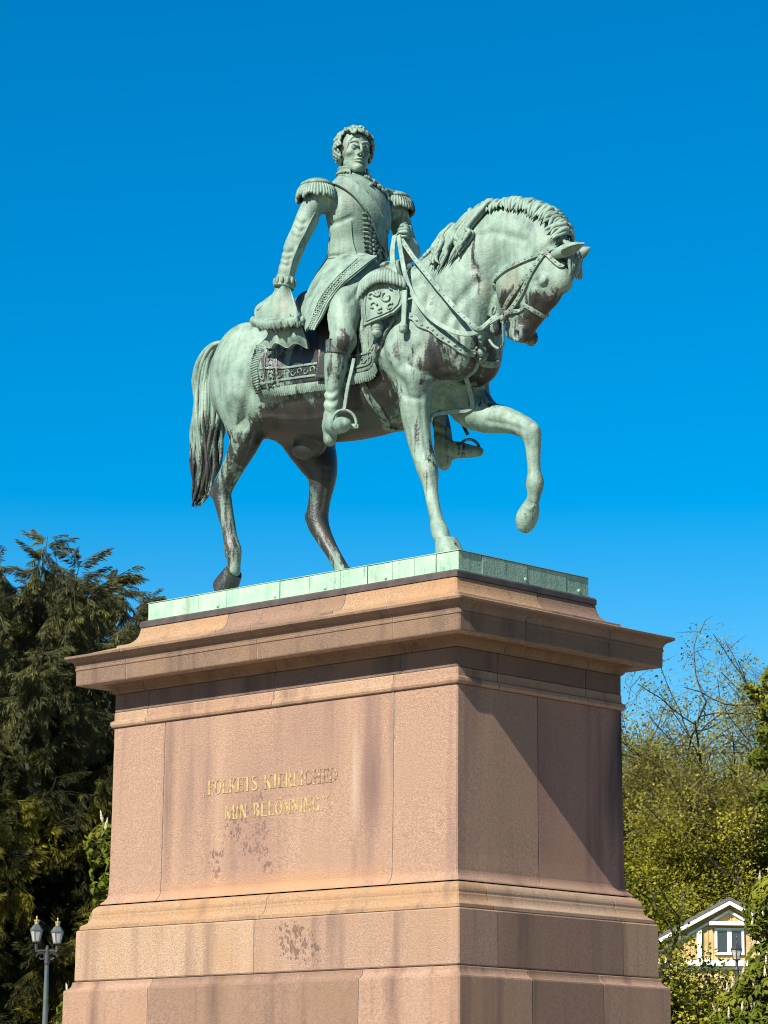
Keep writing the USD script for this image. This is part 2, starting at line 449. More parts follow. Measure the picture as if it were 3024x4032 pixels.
PINK = (0.275, 0.172, 0.116)
GRAN = [stone_material('red_granite', PINK, (0.28, 0.168, 0.10), (0.105, 0.060, 0.047), 0.0),
        stone_material('red_granite_pale', (0.310, 0.212, 0.138), (0.31, 0.19, 0.105), (0.16, 0.10, 0.07), 4.3),
        stone_material('red_granite_dark', (0.195, 0.120, 0.083), (0.19, 0.118, 0.066), (0.085, 0.053, 0.040), 9.1)]
ORANGE = stone_material('red_granite_ochre', (0.275, 0.172, 0.096), (0.31, 0.168, 0.076), (0.165, 0.10, 0.065), 2.2)
GREY = stone_material('red_granite_deep', (0.125, 0.082, 0.064), (0.165, 0.105, 0.075), (0.050, 0.036, 0.031), 6.4)  # darkest of the granite tones, laid on the frieze
LETTERED = stone_material('red_granite_lichen', PINK, (0.275, 0.172, 0.115), (0.165, 0.098, 0.082), 0.0,
                          lichen=[((-.42, -.93, 3.92), .22), ((-.25, -.93, 3.78), .20), ((-.14, -.93, 3.72), .17), ((-.13, -.93, 3.88), .2), ((-.62, -.93, 3.72), .16), ((-.17, -.93, 4.12), .15),
                                  ((-.35, -.93, 4.02), .2), ((-.05, -.93, 3.60), .13), ((-.60, -.93, 3.60), .1)],
                          stains=[((1.02, -.93, 4.15), (1, 1, .30), .15, (0.13, 0.078, 0.065), .7), ((.84, -.93, 4.2), (1, 1, .12), .06, (0.34, 0.245, 0.18), .8), ((-1.18, -.93, 4.3), (1, 1, .08), .09, (0.13, 0.08, 0.06), .7),
                                  ((-.95, -.93, 4.1), (1, 1, .2), .12, (0.16, 0.10, 0.08), .5), ((.0, -.93, 3.45), (.08, 1, 1), .15, (0.36, 0.19, 0.09), .7), ((-.2, -.93, 4.0), (1, 1, .5), .42, (0.175, 0.105, 0.088), .45), ((.35, -.93, 4.6), (.6, 1, .5), .3, (0.19, 0.115, 0.09), .45)])
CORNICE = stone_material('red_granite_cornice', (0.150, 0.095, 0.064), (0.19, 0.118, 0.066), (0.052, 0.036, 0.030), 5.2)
SHAFT_END = stone_material('red_granite_shaded_end', (0.275, 0.160, 0.115), (0.26, 0.150, 0.10), (0.12, 0.066, 0.054), 7.7,  # base nudged redder to take on the tint of the shaded end
                           stains=[((1.84, .93, 4.5), (1, 1, .22), .16, (0.03, 0.022, 0.024), 1.0), ((1.84, .80, 4.2), (1, 1, .25), .14, (0.06, 0.040, 0.038), .7), ((1.84, -.3, 4.2), (1, .5, .3), .3, (0.12, 0.066, 0.056), .5), ((1.84, 0, 3.44), (1, .1, 1), .12, (0.30, 0.19, 0.12), .6)])
SPOTTED = stone_material('red_granite_spotted', (0.265, 0.172, 0.12), (0.28, 0.17, 0.098), (0.145, 0.09, 0.066), 3.1,
                         lichen=[((.42, -1.113, 3.02), .30), ((.58, -1.113, 2.96), .26), ((.30, -1.113, 3.08), .2)])
MORTAR = mat('pale_mortar', {'n': ('noise_texture', {'scale': 30.0, 'detail': 3.0}), 'r': ('rgb_ramp', {'ramp': [(0.3, (0.12, 0.095, 0.075)), (0.7, (0.29, 0.25, 0.205))]}), 'p': ('principled_bsdf', {'roughness': 0.9})},
             [('n.fac', 'r.fac'), ('r.color', 'p.base_color')])
LEAD = mat('lead_flashing', {'n': ('noise_texture', {'scale': 9.0, 'detail': 4.0}), 'r': ('rgb_ramp', {'ramp': [(0.3, (0.024, 0.018, 0.016)), (0.7, (0.058, 0.042, 0.036))]}), 'p': ('principled_bsdf', {'roughness': 0.6})},
           [('n.fac', 'r.fac'), ('r.color', 'p.base_color')])
GOLD = mat('gold_leaf', {'n': ('noise_texture', {'scale': 40.0, 'detail': 3.0}), 'r': ('rgb_ramp', {'ramp': [(0.32, (0.22, 0.14, 0.075)), (0.58, (0.44, 0.325, 0.135))]}), 'p': ('principled_bsdf', {'metallic': 0.35, 'roughness': 0.45})},
           [('n.fac', 'r.fac'), ('r.color', 'p.base_color')])
GOLD_WORN = mat('worn_gold_leaf', {'n': ('noise_texture', {'scale': 45.0, 'detail': 3.0}), 'r': ('rgb_ramp', {'ramp': [(0.45, (0.13, 0.08, 0.055)), (0.66, (0.36, 0.25, 0.11))]}), 'p': ('principled_bsdf', {'roughness': 0.6})},
                [('n.fac', 'r.fac'), ('r.color', 'p.base_color')])

def patina_material(name, pale=(0.162, 0.236, 0.184), mid=(0.040, 0.078, 0.063), dark=(0.0075, 0.0098, 0.0092), rough=(0.66, 0.46)):
    """weathered bronze: the mesh's 'patina' value runs from 0 (pale verdigris crust) to 1 (bare dark bronze), broken up by streaks; painted shade uses it too"""
    nodes = {
        'g': ('geometry', {}), 'at': ('attribute', {'attribute': 'patina_shade'}),
        'mp': ('mapping', {'scale': (11.0, 11.0, 1.0)}),
        'st': ('noise_texture', {'scale': 1.4, 'detail': 5.0, 'roughness': 0.6}),
        'mo': ('noise_texture', {'scale': 6.0, 'detail': 6.0, 'roughness': 0.65}),
        'fi': ('noise_texture', {'scale': 60.0, 'detail': 3.0, 'roughness': 0.6}),
        'rm': ('rgb_ramp', {'ramp': [(0.34, mid), (0.52, tuple(.75*a + .25*b for a, b in zip(pale, mid))), (0.60, pale), (0.8, tuple(min(1, 1.2*c) for c in pale))]}),
        'mm': ('math', {'math_type': 'multiply_add', 'value2': 0.55}), 'mk': ('math', {'math_type': 'multiply', 'value2': 0.45}),
        'a1': ('math', {'math_type': 'multiply_add', 'value2': 2.0, 'value3': -1.0}),
        'a2': ('math', {'math_type': 'multiply_add', 'value2': 0.5, 'value3': -0.25}),
        's1': ('math', {'math_type': 'add'}), 's2': ('math', {'math_type': 'add'}),
        'k': ('map_range', {'range_type': 'smoothstep', 'from_min': 0.40, 'from_max': 0.66, 'to_min': 0.0, 'to_max': 1.0, 'clamp': True}),
        'oc': ('noise_texture', {'scale': 3.1, 'detail': 4.0, 'roughness': 0.6}), 'om': ('mapping', {'location': (7.3, 1.1, 4.0), 'scale': (1.6, 1.6, .7)}),
        'or': ('map_range', {'from_min': 0.60, 'from_max': 0.74, 'to_min': 0.0, 'to_max': 0.55, 'clamp': True}), 'ox': ('mix', {'mix_type': 'mix', 'color2': (0.17, 0.135, 0.085)}),
        'rk': ('rgb_ramp', {'ramp': [(0.36, dark), (0.56, (dark[0]*2.6, dark[1]*2.0, dark[2]*1.8)), (0.72, (dark[0]*4.0, dark[1]*2.8, dark[2]*2.4))]}),
        'm': ('mix', {'mix_type': 'mix'}),
        'ro': ('map_range', {'from_min': 0.0, 'from_max': 1.0, 'to_min': rough[0], 'to_max': rough[1]}),
        'b': ('bump', {'strength': 0.5, 'distance': 0.008}),
        'p': ('principled_bsdf', {'specular_ior_level': 0.5})}
    links = [('g.position', 'mp.vector'), ('mp.vector', 'st.vector'), ('g.position', 'mo.vector'), ('g.position', 'fi.vector'),
             ('mo.fac', 'mm.value1'), ('st.fac', 'mk.value1'), ('mk.value', 'mm.value3'), ('mm.value', 'rm.fac'), ('mo.fac', 'rk.fac'), ('st.fac', 'a1.value1'), ('fi.fac', 'a2.value1'), ('at.fac', 's1.value1'), ('a1.value', 's1.value2'),
             ('s1.value', 's2.value1'), ('a2.value', 's2.value2'), ('s2.value', 'k.value'), ('k.result', 'm.fac'), ('g.position', 'om.vector'), ('om.vector', 'oc.vector'), ('oc.fac', 'or.value'), ('or.result', 'ox.fac'), ('rm.color', 'ox.color1'), ('ox.color', 'm.color1'), ('rk.color', 'm.color2'),
             ('m.color', 'p.base_color'), ('k.result', 'ro.value'), ('ro.result', 'p.roughness'), ('fi.fac', 'b.height'), ('b.normal', 'p.normal')]
    return mat(name, nodes, links)
BRONZE = patina_material('patinated_bronze')
COPPER = patina_material('green_copper_sheet', pale=(0.270, 0.380, 0.275), mid=(0.15, 0.27, 0.195), dark=(0.08, 0.16, 0.125), rough=(0.6, 0.5))

# ---------------------------------------------------------------- ground
def simple(name, c0, c1, scale, rough=0.85):
    return mat(name, {'g': ('geometry', {}), 'n': ('noise_texture', {'scale': scale, 'detail': 5.0}), 'r': ('rgb_ramp', {'ramp': [(0.3, c0), (0.7, c1)]}), 'p': ('principled_bsdf', {'roughness': rough})},
               [('g.position', 'n.vector'), ('n.fac', 'r.fac'), ('r.color', 'p.base_color')])
GRAVEL = simple('pale_gravel', (0.16, 0.115, 0.08), (0.25, 0.185, 0.135), 4.0)
GRASS = simple('park_grass', (0.025, 0.055, 0.012), (0.05, 0.09, 0.022), 2.0)
tag(part('ground', tri(box((-1500, -1500, -0.5), (1500, 1500, -0.004))), GRASS, None), kind='structure')
tag(part('gravel_square', tri(Manifold.cylinder(0.05, 34, 34, 96).translate((0, 0, -0.05))), GRAVEL, None), kind='structure')

# ---------------------------------------------------------------- pedestal
D0 = 0.910                                # the long sides stand this much closer to the middle than the short ends
def stack(profile, cut=0.010):
    """rows (A, z) from bottom to top: rectangles A x (A - D0) with chipped corners, stacked into one solid"""
    V, F = [], []
    for A, z in profile:
        B = A - D0; c = cut
        V += [(A-c, -B, z), (A, -B+c, z), (A, B-c, z), (A-c, B, z), (-A+c, B, z), (-A, B-c, z), (-A, -B+c, z), (-A+c, -B, z)]
    n = len(profile)
    for i in range(n-1):
        for j in range(8):
            k = (j+1) % 8
            F += [(i*8+j, i*8+k, (i+1)*8+k), (i*8+j, (i+1)*8+k, (i+1)*8+j)]
    F += [(0, j+1, j) for j in range(1, 7)] + [((n-1)*8, (n-1)*8+j, (n-1)*8+j+1) for j in range(1, 7)]
    return Manifold(m3.Mesh(np.asarray(V, np.float32), np.asarray(F, np.uint32)))

def arc(p, q, bulge, n=6):
    """points on a curved moulding from p to q (A, z); bulge > 0 bows outwards"""
    p, q = np.asarray(p, float), np.asarray(q, float)
    t = np.linspace(0, 1, n)[:, None]
    nrm = np.array([q[1] - p[1], -(q[0] - p[0])]); nrm = nrm/np.linalg.norm(nrm)
    L = np.linalg.norm(q - p)
    return [tuple(x) for x in p + (q - p)*t + nrm*(4*t*(1-t))*bulge*L]

ped = thing('pedestal', 'tall red granite pedestal with cornice and gilded inscription, standing under the bronze horse and rider', 'pedestal')
GAP = 0.0055
def course(name, profile, xs, ys, mats, gap=GAP, drop=0.006, label=None, special=None, mortar=MORTAR, end=None):
    """a course of cut stones: joints at xs along the long sides, ys on the short ends (near the sunlit corner stones wrap round)"""
    solid = stack(profile)
    z0, z1 = profile[0][1] - .01, profile[-1][1] + .01
    X = [-9] + sorted(xs) + [9]; Y = [-9] + sorted(ys) + [9]
    k = 0
    for side in (-1, 1):                                   # the two long sides own everything up to the first joints of the ends
        for i in range(len(X)-1):
            lo = [X[i] + gap*(i > 0), -9, z0]; hi = [X[i+1] - gap*(i < len(X)-2), Y[1] - gap, z1]
            if side > 0:
                lo[1], hi[1] = Y[-2] + gap, 9
            blk = solid ^ box(lo, hi)
            if blk.volume() < 1e-5:
                continue
            b = special.get((side, i)) if special else None
            part(name, tri(blk), b or mats[k % len(mats)], ped, label); k += 1
    for j in range(1, len(Y)-2):                           # the stones between, on each short end
        for s in (-1, 1):
            blk = solid ^ box([0.02 if s > 0 else -9, Y[j] + gap, z0], [9 if s > 0 else -0.02, Y[j+1] - gap, z1])
            if blk.volume() > 1e-5:
                part(name, tri(blk), end or mats[k % len(mats)], ped, label); k += 1
    core = stack([(A - drop, z) for A, z in profile])
    part('mortar', tri(core), mortar, ped)

course('base_stone', [(2.30, 0.0), (2.30, 0.42), (2.28, 0.44), (2.10, 0.52), (2.088, 0.56), (2.088, 1.30)], [-1.3, 0.1, 1.2], [-.5, .5], [GRAN[2], GRAN[0]])
course('base_stone', [(2.088, 1.306), (2.086, 2.00)], [-.6, .75], [-.6, .3], [GRAN[0], GRAN[2], GRAN[1]])
course('base_stone', [(2.085, 2.006), (2.083, 2.722)] + arc((2.080, 2.734), (2.036, 2.796), -0.18) + [(2.030, 2.800)], [-1.09, 1.127], [-.402, .388], [GRAN[2], GRAN[2], GRAN[0]],
       special={(-1, 0): GRAN[0], (-1, 1): GRAN[2], (-1, 2): GRAN[0]})
course('die_stone', [(2.016, 2.806), (2.023, 2.816), (2.022, 3.190), (2.014, 3.200)], [-.007], [-.701, .689], [GRAN[1], GRAN[0], GRAN[2]], special={(-1, 0): GRAN[1], (-1, 1): SPOTTED})
OG = [(2.004, 3.206), (2.004, 3.230)] + arc((1.990, 3.240), (1.944, 3.305), -0.16) + arc((1.940, 3.315), (1.908, 3.388), 0.16) + [(1.896, 3.394)]
course('ogee_stone', OG, [.035], [-.727, .696], [ORANGE, GRAN[1]], special={(-1, 0): ORANGE, (-1, 1): ORANGE})
SH = [(1.895, 3.404), (1.893, 3.412)] + arc((1.890, 3.416), (1.850, 3.500), -0.14) + [(1.846, 3.60), (1.8415, 4.1), (1.839, 4.797)]
course('shaft_stone', SH, [-1.229, 1.226], [-.054], [GRAN[0], GRAN[1]], special={(-1, 1): LETTERED, (-1, 2): LETTERED, (-1, 0): LETTERED, (1, 2): SHAFT_END})
NECK = [(1.845, 4.800), (1.856, 4.806), (1.864, 4.822), (1.863, 4.846), (1.852, 4.852), (1.841, 4.858), (1.840, 4.915), (1.836, 4.922)]
course('necking_stone', NECK, [-1.442, -.02, 1.217], [-.5, .5], [GRAN[1], GRAN[0]])
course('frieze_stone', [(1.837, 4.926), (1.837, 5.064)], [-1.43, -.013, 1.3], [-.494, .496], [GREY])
COR = [(1.842, 5.068), (1.858, 5.082), (1.862, 5.094)] + arc((1.866, 5.100), (1.905, 5.140), -.15, 5) + [(1.915, 5.143), (2.045, 5.137), (2.060, 5.134), (2.063, 5.142), (2.064, 5.252), (2.070, 5.256), (2.070, 5.270)] + \
      arc((2.066, 5.276), (2.108, 5.332), -.16, 6) + [(2.118, 5.338), (2.132, 5.346), (2.133, 5.362), (2.128, 5.366)]
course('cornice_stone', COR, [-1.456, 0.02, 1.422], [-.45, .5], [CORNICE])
TOP = [(2.10, 5.366), (1.86, 5.442), (1.842, 5.446), (1.840, 5.462)] + arc((1.834, 5.464), (1.708, 5.584), -.20, 9) + [(1.704, 5.606)]
course('capping_stone', TOP, [-.674, .593], [.1], [ORANGE, GRAN[2]])
part('flashing', tri(stack([(1.700, 5.608), (1.712, 5.612), (1.712, 5.650), (1.700, 5.664)])), LEAD, ped)

# ---- the gilded lettering, cut as serif capitals
def glyph(ch):
    """a narrow serif capital one unit tall as a shapely shape, and its advance"""
    s, t, q = 0.125, 0.05, 0.045                            # stem, hairline, serif thickness
    def stem(x, y0=0, y1=1, serif=(1, 1), w=s):
        o = [sbox(x, y0, x+w, y1)]
        if serif[0]: o.append(sbox(x-.05, y0, x+w+.05, y0+q))
        if serif[1]: o.append(sbox(x-.05, y1-q, x+w+.05, y1))
        return o
    def bar(x0, x1, y): return [sbox(x0, y, x1, y+t)]
    def slant(a, b, w): return [LineString([a, b]).buffer(w/2, cap_style='flat')]
    def ring(cx, cy, rx, ry, wx, wy):
        o = affinity.scale(Point(cx, cy).buffer(1, 24), rx, ry)
        i = affinity.scale(Point(cx, cy).buffer(1, 24), rx-wx, ry-wy)
        return o.difference(i)
    g, adv = [], 0.5
    if ch in 'FELTB' or ch in 'RDP':
        g += stem(.05) if ch != 'T' else stem(.19, serif=(1, 0))
    if ch == 'F': g += bar(.1, .45, 1-t) + bar(.1, .36, .48) + [sbox(.41, .8, .45, 1), sbox(.33, .4, .36, .62)]; adv = .5
    if ch == 'E': g += bar(.1, .46, 1-t) + bar(.1, .38, .48) + bar(.1, .48, 0) + [sbox(.42, .8, .46, 1), sbox(.44, 0, .48, .22), sbox(.35, .4, .38, .62)]; adv = .54
    if ch == 'L': g += bar(.1, .46, 0) + [sbox(.42, 0, .46, .24)]; adv = .51
    if ch == 'T': g += bar(.0, .53, 1-t) + [sbox(0, .78, .04, 1), sbox(.49, .78, .53, 1)]; adv = .56
    if ch == 'I': g += stem(.06); adv = .29
    if ch == 'H': g += stem(.05) + stem(.42) + bar(.1, .5, .48); adv = .66
    if ch == 'N': g += stem(.06, w=t, serif=(1, 1)) + stem(.46, w=t, serif=(0, 1)) + slant((.1, 1), (.49, 0), .16); adv = .6
    if ch == 'M': g += stem(.06, w=t) + stem(.58, w=s) + slant((.1, 1), (.36, 0), .14) + slant((.62, 1), (.36, 0), .05); adv = .8
    if ch == 'K': g += stem(.05) + slant((.2, .42), (.46, 1), .06) + slant((.26, .55), (.5, 0), .15) + [sbox(.38, 1-q, .54, 1), sbox(.4, 0, .58, q)]; adv = .6
    if ch == 'R':
        g += [ring(.22, .74, .26, .26, .14, .06).intersection(sbox(.2, 0, 1, 1))] + slant((.28, .5), (.48, 0), .14) + [sbox(.42, 0, .56, q)]; adv = .58
    if ch == 'B':
        g += [ring(.2, .75, .24, .25, .13, .06).intersection(sbox(.2, 0, 1, 1)), ring(.2, .27, .3, .27, .14, .06).intersection(sbox(.2, 0, 1, 1))]; adv = .56
    if ch == 'D': g += [ring(.2, .5, .36, .5, .15, .06).intersection(sbox(.2, 0, 1, 1))]; adv = .62
    if ch in 'OÖ':
        g += [ring(.28, .5, .27, .51, .13, .05)]; adv = .6
        if ch == 'Ö': g += [Point(.18, 1.16).buffer(.065), Point(.38, 1.16).buffer(.065)]
    if ch == 'G': g += [ring(.28, .5, .27, .51, .13, .05).difference(sbox(.36, .42, .7, .8))] + stem(.4, .05, .42, (0, 1), .12); adv = .6
    if ch == 'J': g += [sbox(.17, .12, .31, 1), sbox(.11, 1-q, .37, 1), ring(.14, .12, .17, .15, .12, .05).intersection(sbox(-.1, -.1, .4, .14)), Point(.02, .13).buffer(.05)]; adv = .42
    if ch == 'S':
        p = [(.42, .80), (.36, .95), (.22, .98), (.10, .90), (.09, .73), (.22, .56), (.35, .43), (.42, .26), (.34, .06), (.20, .02), (.08, .06), (.04, .22)]
        g += [LineString(spline(np.array(p), 4)).buffer(.055)] + slant((.12, .66), (.38, .38), .15) + [sbox(.40, .74, .44, .98), sbox(.02, .02, .06, .26)]; adv = .5
    if ch == '.': g += [Point(.1, .07).buffer(.075)]; adv = .22
    if ch == '„': g += [Point(.08, .05).buffer(.07), Point(.25, .05).buffer(.07)] + slant((.1, .05), (.05, -.12), .05) + slant((.27, .05), (.22, -.12), .05); adv = .36
    if ch == '“': g += [Point(.08, .95).buffer(.07), Point(.25, .95).buffer(.07)] + slant((.12, .95), (.06, .8), .05) + slant((.29, .95), (.23, .8), .05); adv = .36
    return (unary_union(g) if g else None), adv

ins = tag(UsdGeom.Xform.Define(stage, str(ped.GetPath()) + '/inscription').GetPrim(), 'two lines of gilded serif capitals cut into the granite')
def letter_line(text, x0, x1, z, h):
    glyphs = [glyph(c) if c != ' ' else (None, .42) for c in text]
    total = sum(a for _, a in glyphs); sx = (x1 - x0)/total
    x = 0
    worn = len(text) - 4 if 'LIGHED' in text else 99
    for i, (g, a) in enumerate(glyphs):
        if g is not None:
            ms = []
            for poly in getattr(g, 'geoms', [g]):
                poly = affinity.scale(poly, sx, h, origin=(0, 0))
                e = trimesh.creation.extrude_polygon(poly.simplify(.0008), 0.008, engine='earcut')
                v = np.asarray(e.vertices)
                ms.append((np.stack([v[:, 0] + x0 + x*sx, -0.9345 + 0.007 - v[:, 2], v[:, 1] + z], 1), np.asarray(e.faces)[:, ::-1][:, [0, 2, 1]]))
            part('letter', cat(ms), GOLD_WORN if i >= worn else GOLD, ins)
        x += a
letter_line('„FOLKETS KJERLIGHED', -0.780, 0.668, 4.188, 0.105)
letter_line('MIN BELÖNNING.“', -0.532, 0.575, 3.985, 0.105)

# ---------------------------------------------------------------- the bronze statue's plinth, clad in copper sheets
plinth = thing('bronze_plinth', 'low flat plinth clad in pale green copper sheets between horse hooves and granite cornice', 'plinth')
PA, PB, PZ0, PZ1 = 1.677, 0.739, 5.668, 5.814
def panel(lo, hi, seed):
    v, f = tri(box(lo, hi).refine(2))
    n = meshkit.noise(v*3.1 + seed, 3)
    part('panel', (v, f), COPPER, plinth, attrs={'patina_shade': np.full(len(v), PAN[seed % len(PAN)])})
PAN = [0.10, 0.06, 0.14, 0.30, 0.36, 0.33, 0.40, 0.36, 0.42, 0.44, 0.5]
part('core', tri(box((-PA+.012, -PB+.012, PZ0), (PA-.012, PB-.012, PZ1-.003))), LEAD, plinth)
xs = [-PA, -1.088, -.758, -.169, .148, .481, .764, 1.02, 1.241, 1.458, PA]
for i in range(len(xs)-1):
    t = 0.004*((i*7) % 3)/2
    for s in (-1, 1):
        y0, y1 = sorted((s*(PB - .012), s*(PB + t)))
        panel((xs[i] + .003, y0, PZ0 + .004), (xs[i+1] - .003, y1, PZ1 - .004), i)
ys = [-PB+.001, -.488, .018, .474, PB-.001]
for i in range(len(ys)-1):
    t = 0.004*((i*5) % 3)/2
    for s in (-1, 1):
        x0, x1 = sorted((s*(PA - .012), s*(PA + t)))
        panel((x0, ys[i] + .003, PZ0 + .004), (x1, ys[i+1] - .003, PZ1 - .004), 6 + i)
part('top_sheet', tri(box((-PA-.006, -PB-.006, PZ1), (PA+.006, PB+.006, PZ1+.004))), COPPER, plinth)
part('bottom_edge', tri(box((-PA-.008, -PB-.008, PZ0-.003), (PA+.008, PB+.008, PZ0+.004))), COPPER, plinth)
for x in (-.86, -.22, .32, .95):
    part('rivet', tri(Manifold.sphere(.016, 12).scale((1, .6, 1)).translate((x, -PB-.004, 5.70))), COPPER, plinth)
for y in (.0, .62):
    part('rivet', tri(Manifold.sphere(.016, 12).scale((.6, 1, 1)).translate((PA+.004, y, 5.70))), COPPER, plinth)

# ---------------------------------------------------------------- the horse
ST = thing('equestrian_statue', 'weathered green bronze statue of a uniformed rider on a prancing horse, standing on the pedestal', 'statue', (0, 0, 5.818))
H = Clay((-1.80, -0.56, -0.02), (2.16, 0.56, 2.95), 0.012)
def rows(lst):
    """(x, top, bottom, half width) -> spine rows"""
    return [(x, (t + b)/2, (t - b)/2, w) for x, t, b, w in lst]
def pair(c, u, w):
    c, u = np.array(c), np.array(u); m = (c + u)/2
    return (m[0], m[2], np.linalg.norm(c - u)/2, w)
def mirror(p): return (p[0], -p[1], p[2])
H.loft(rows([(-1.53, 2.16, 1.80, .13), (-1.44, 2.25, 1.58, .27), (-1.22, 2.325, 1.44, .375), (-.9, 2.35, 1.36, .405), (-.5, 2.30, 1.28, .41), (-.1, 2.26, 1.240, .425),
             (.25, 2.33, 1.25, .41), (.55, 2.42, 1.32, .37), (.85, 2.34, 1.40, .345), (1.10, 2.12, 1.46, .30), (1.22, 1.95, 1.56, .2)]), e=2.15, ends=(.09, .07))
NECK = [pair((0.449,0.000,2.445), (1.175,0.000,1.653), .30), pair((0.868,0.000,2.672), (1.240,0.000,1.883), .25), pair((1.200,0.000,2.792), (1.284,0.000,2.118), .205), pair((1.487,0.000,2.818), (1.344,0.000,2.288), .165),
        pair((1.756,0.000,2.753), (1.486,0.000,2.321), .150), pair((1.958,0.000,2.629), (1.666,0.000,2.335), .140), pair((2.075,0.000,2.471), (1.780,0.000,2.262), .13)]
H.loft(NECK, k=.12, e=2.0, ends=(.1, .05), egg=-.12)
HEAD = [pair((2.109,0.000,2.404), (1.818,0.000,2.354), .105), pair((2.138,0.000,2.239), (1.615,0.000,2.291), .135), pair((2.087,0.000,2.111), (1.440,0.000,2.229), .145), pair((1.992,0.000,2.001), (1.429,0.000,2.100), .122),
        pair((1.879,0.000,1.900), (1.473,0.000,1.977), .100), pair((1.778,0.000,1.813), (1.506,0.000,1.878), .090), pair((1.710,0.000,1.747), (1.511,0.000,1.797), .085)]
H.loft(HEAD, k=.04, e=2.3, ends=(.05, .05), egg=-.1)
H.chain([((1.453,0.000,2.055), 0.066), ((1.411,0.000,1.943), 0.062), ((1.394,0.000,1.859), 0.055)], k=.03)              # lower jaw and lip
HR = [((-0.683,-0.250,1.807), 0.225), ((-0.988,-0.240,1.841), 0.244), ((-1.027,-0.270,1.693), 0.230), ((-1.097,-0.265,1.557), 0.195), ((-1.086,-0.260,1.354), 0.133), ((-1.222,-0.250,1.155), 0.094),
      ((-1.365,-0.240,0.977), 0.082), ((-1.355,-0.235,0.849), 0.072), ((-1.308,-0.230,0.685), 0.061), ((-1.272,-0.230,0.554), 0.059), ((-1.239,-0.230,0.449), 0.070), ((-1.225,-0.230,0.349), 0.055), ((-1.232,-0.230,0.277), 0.059)]
H.chain(HR, k=.09)
H.ball((-1.449,-0.240,0.957), (.06, .035, .05), k=.05)
H.ball((-0.872,-0.290,1.599), (.16, .10, .16), k=.08)
HL = [((-0.942,0.240,1.775), 0.254), ((-0.916,0.250,1.472), 0.215), ((-0.795,0.250,1.261), 0.176), ((-0.701,0.240,1.073), 0.121), ((-0.722,0.235,0.864), 0.090), ((-0.740,0.230,0.710), 0.092), ((-0.677,0.230,0.576), 0.074),
      ((-0.571,0.230,0.426), 0.059), ((-0.481,0.230,0.300), 0.057), ((-0.432,0.230,0.217), 0.068), ((-0.374,0.230,0.132), 0.055), ((-0.356,0.230,0.068), 0.066)]
H.chain(HL, k=.09)
H.ball((-0.825,0.230,0.743), (.055, .03, .06), k=.04)
FR = [((0.680,-0.270,1.749), 0.205), ((0.774,-0.260,1.552), 0.164), ((0.777,-0.245,1.393), 0.133), ((0.783,-0.230,1.176), 0.107), ((0.826,-0.220,0.969), 0.088), ((0.899,-0.230,0.797), 0.082), ((0.935,-0.240,0.686), 0.062),
      ((0.973,-0.260,0.563), 0.051), ((1.055,-0.300,0.382), 0.051), ((1.128,-0.340,0.265), 0.068), ((1.178,-0.355,0.192), 0.055), ((1.208,-0.360,0.144), 0.061)]
H.chain(FR, k=.08)
FL = [((0.811,0.200,1.635), 0.215), ((0.926,0.220,1.395), 0.176), ((1.097,0.220,1.265), 0.129), ((1.279,0.220,1.209), 0.105), ((1.434,0.220,1.146), 0.086), ((1.543,0.220,1.069), 0.082), ((1.568,0.220,0.980), 0.064),
      ((1.575,0.220,0.860), 0.053), ((1.580,0.220,0.753), 0.053), ((1.590,0.220,0.667), 0.068), ((1.579,0.220,0.574), 0.051), ((1.561,0.220,0.521), 0.053)]
H.chain(FL, k=.08)
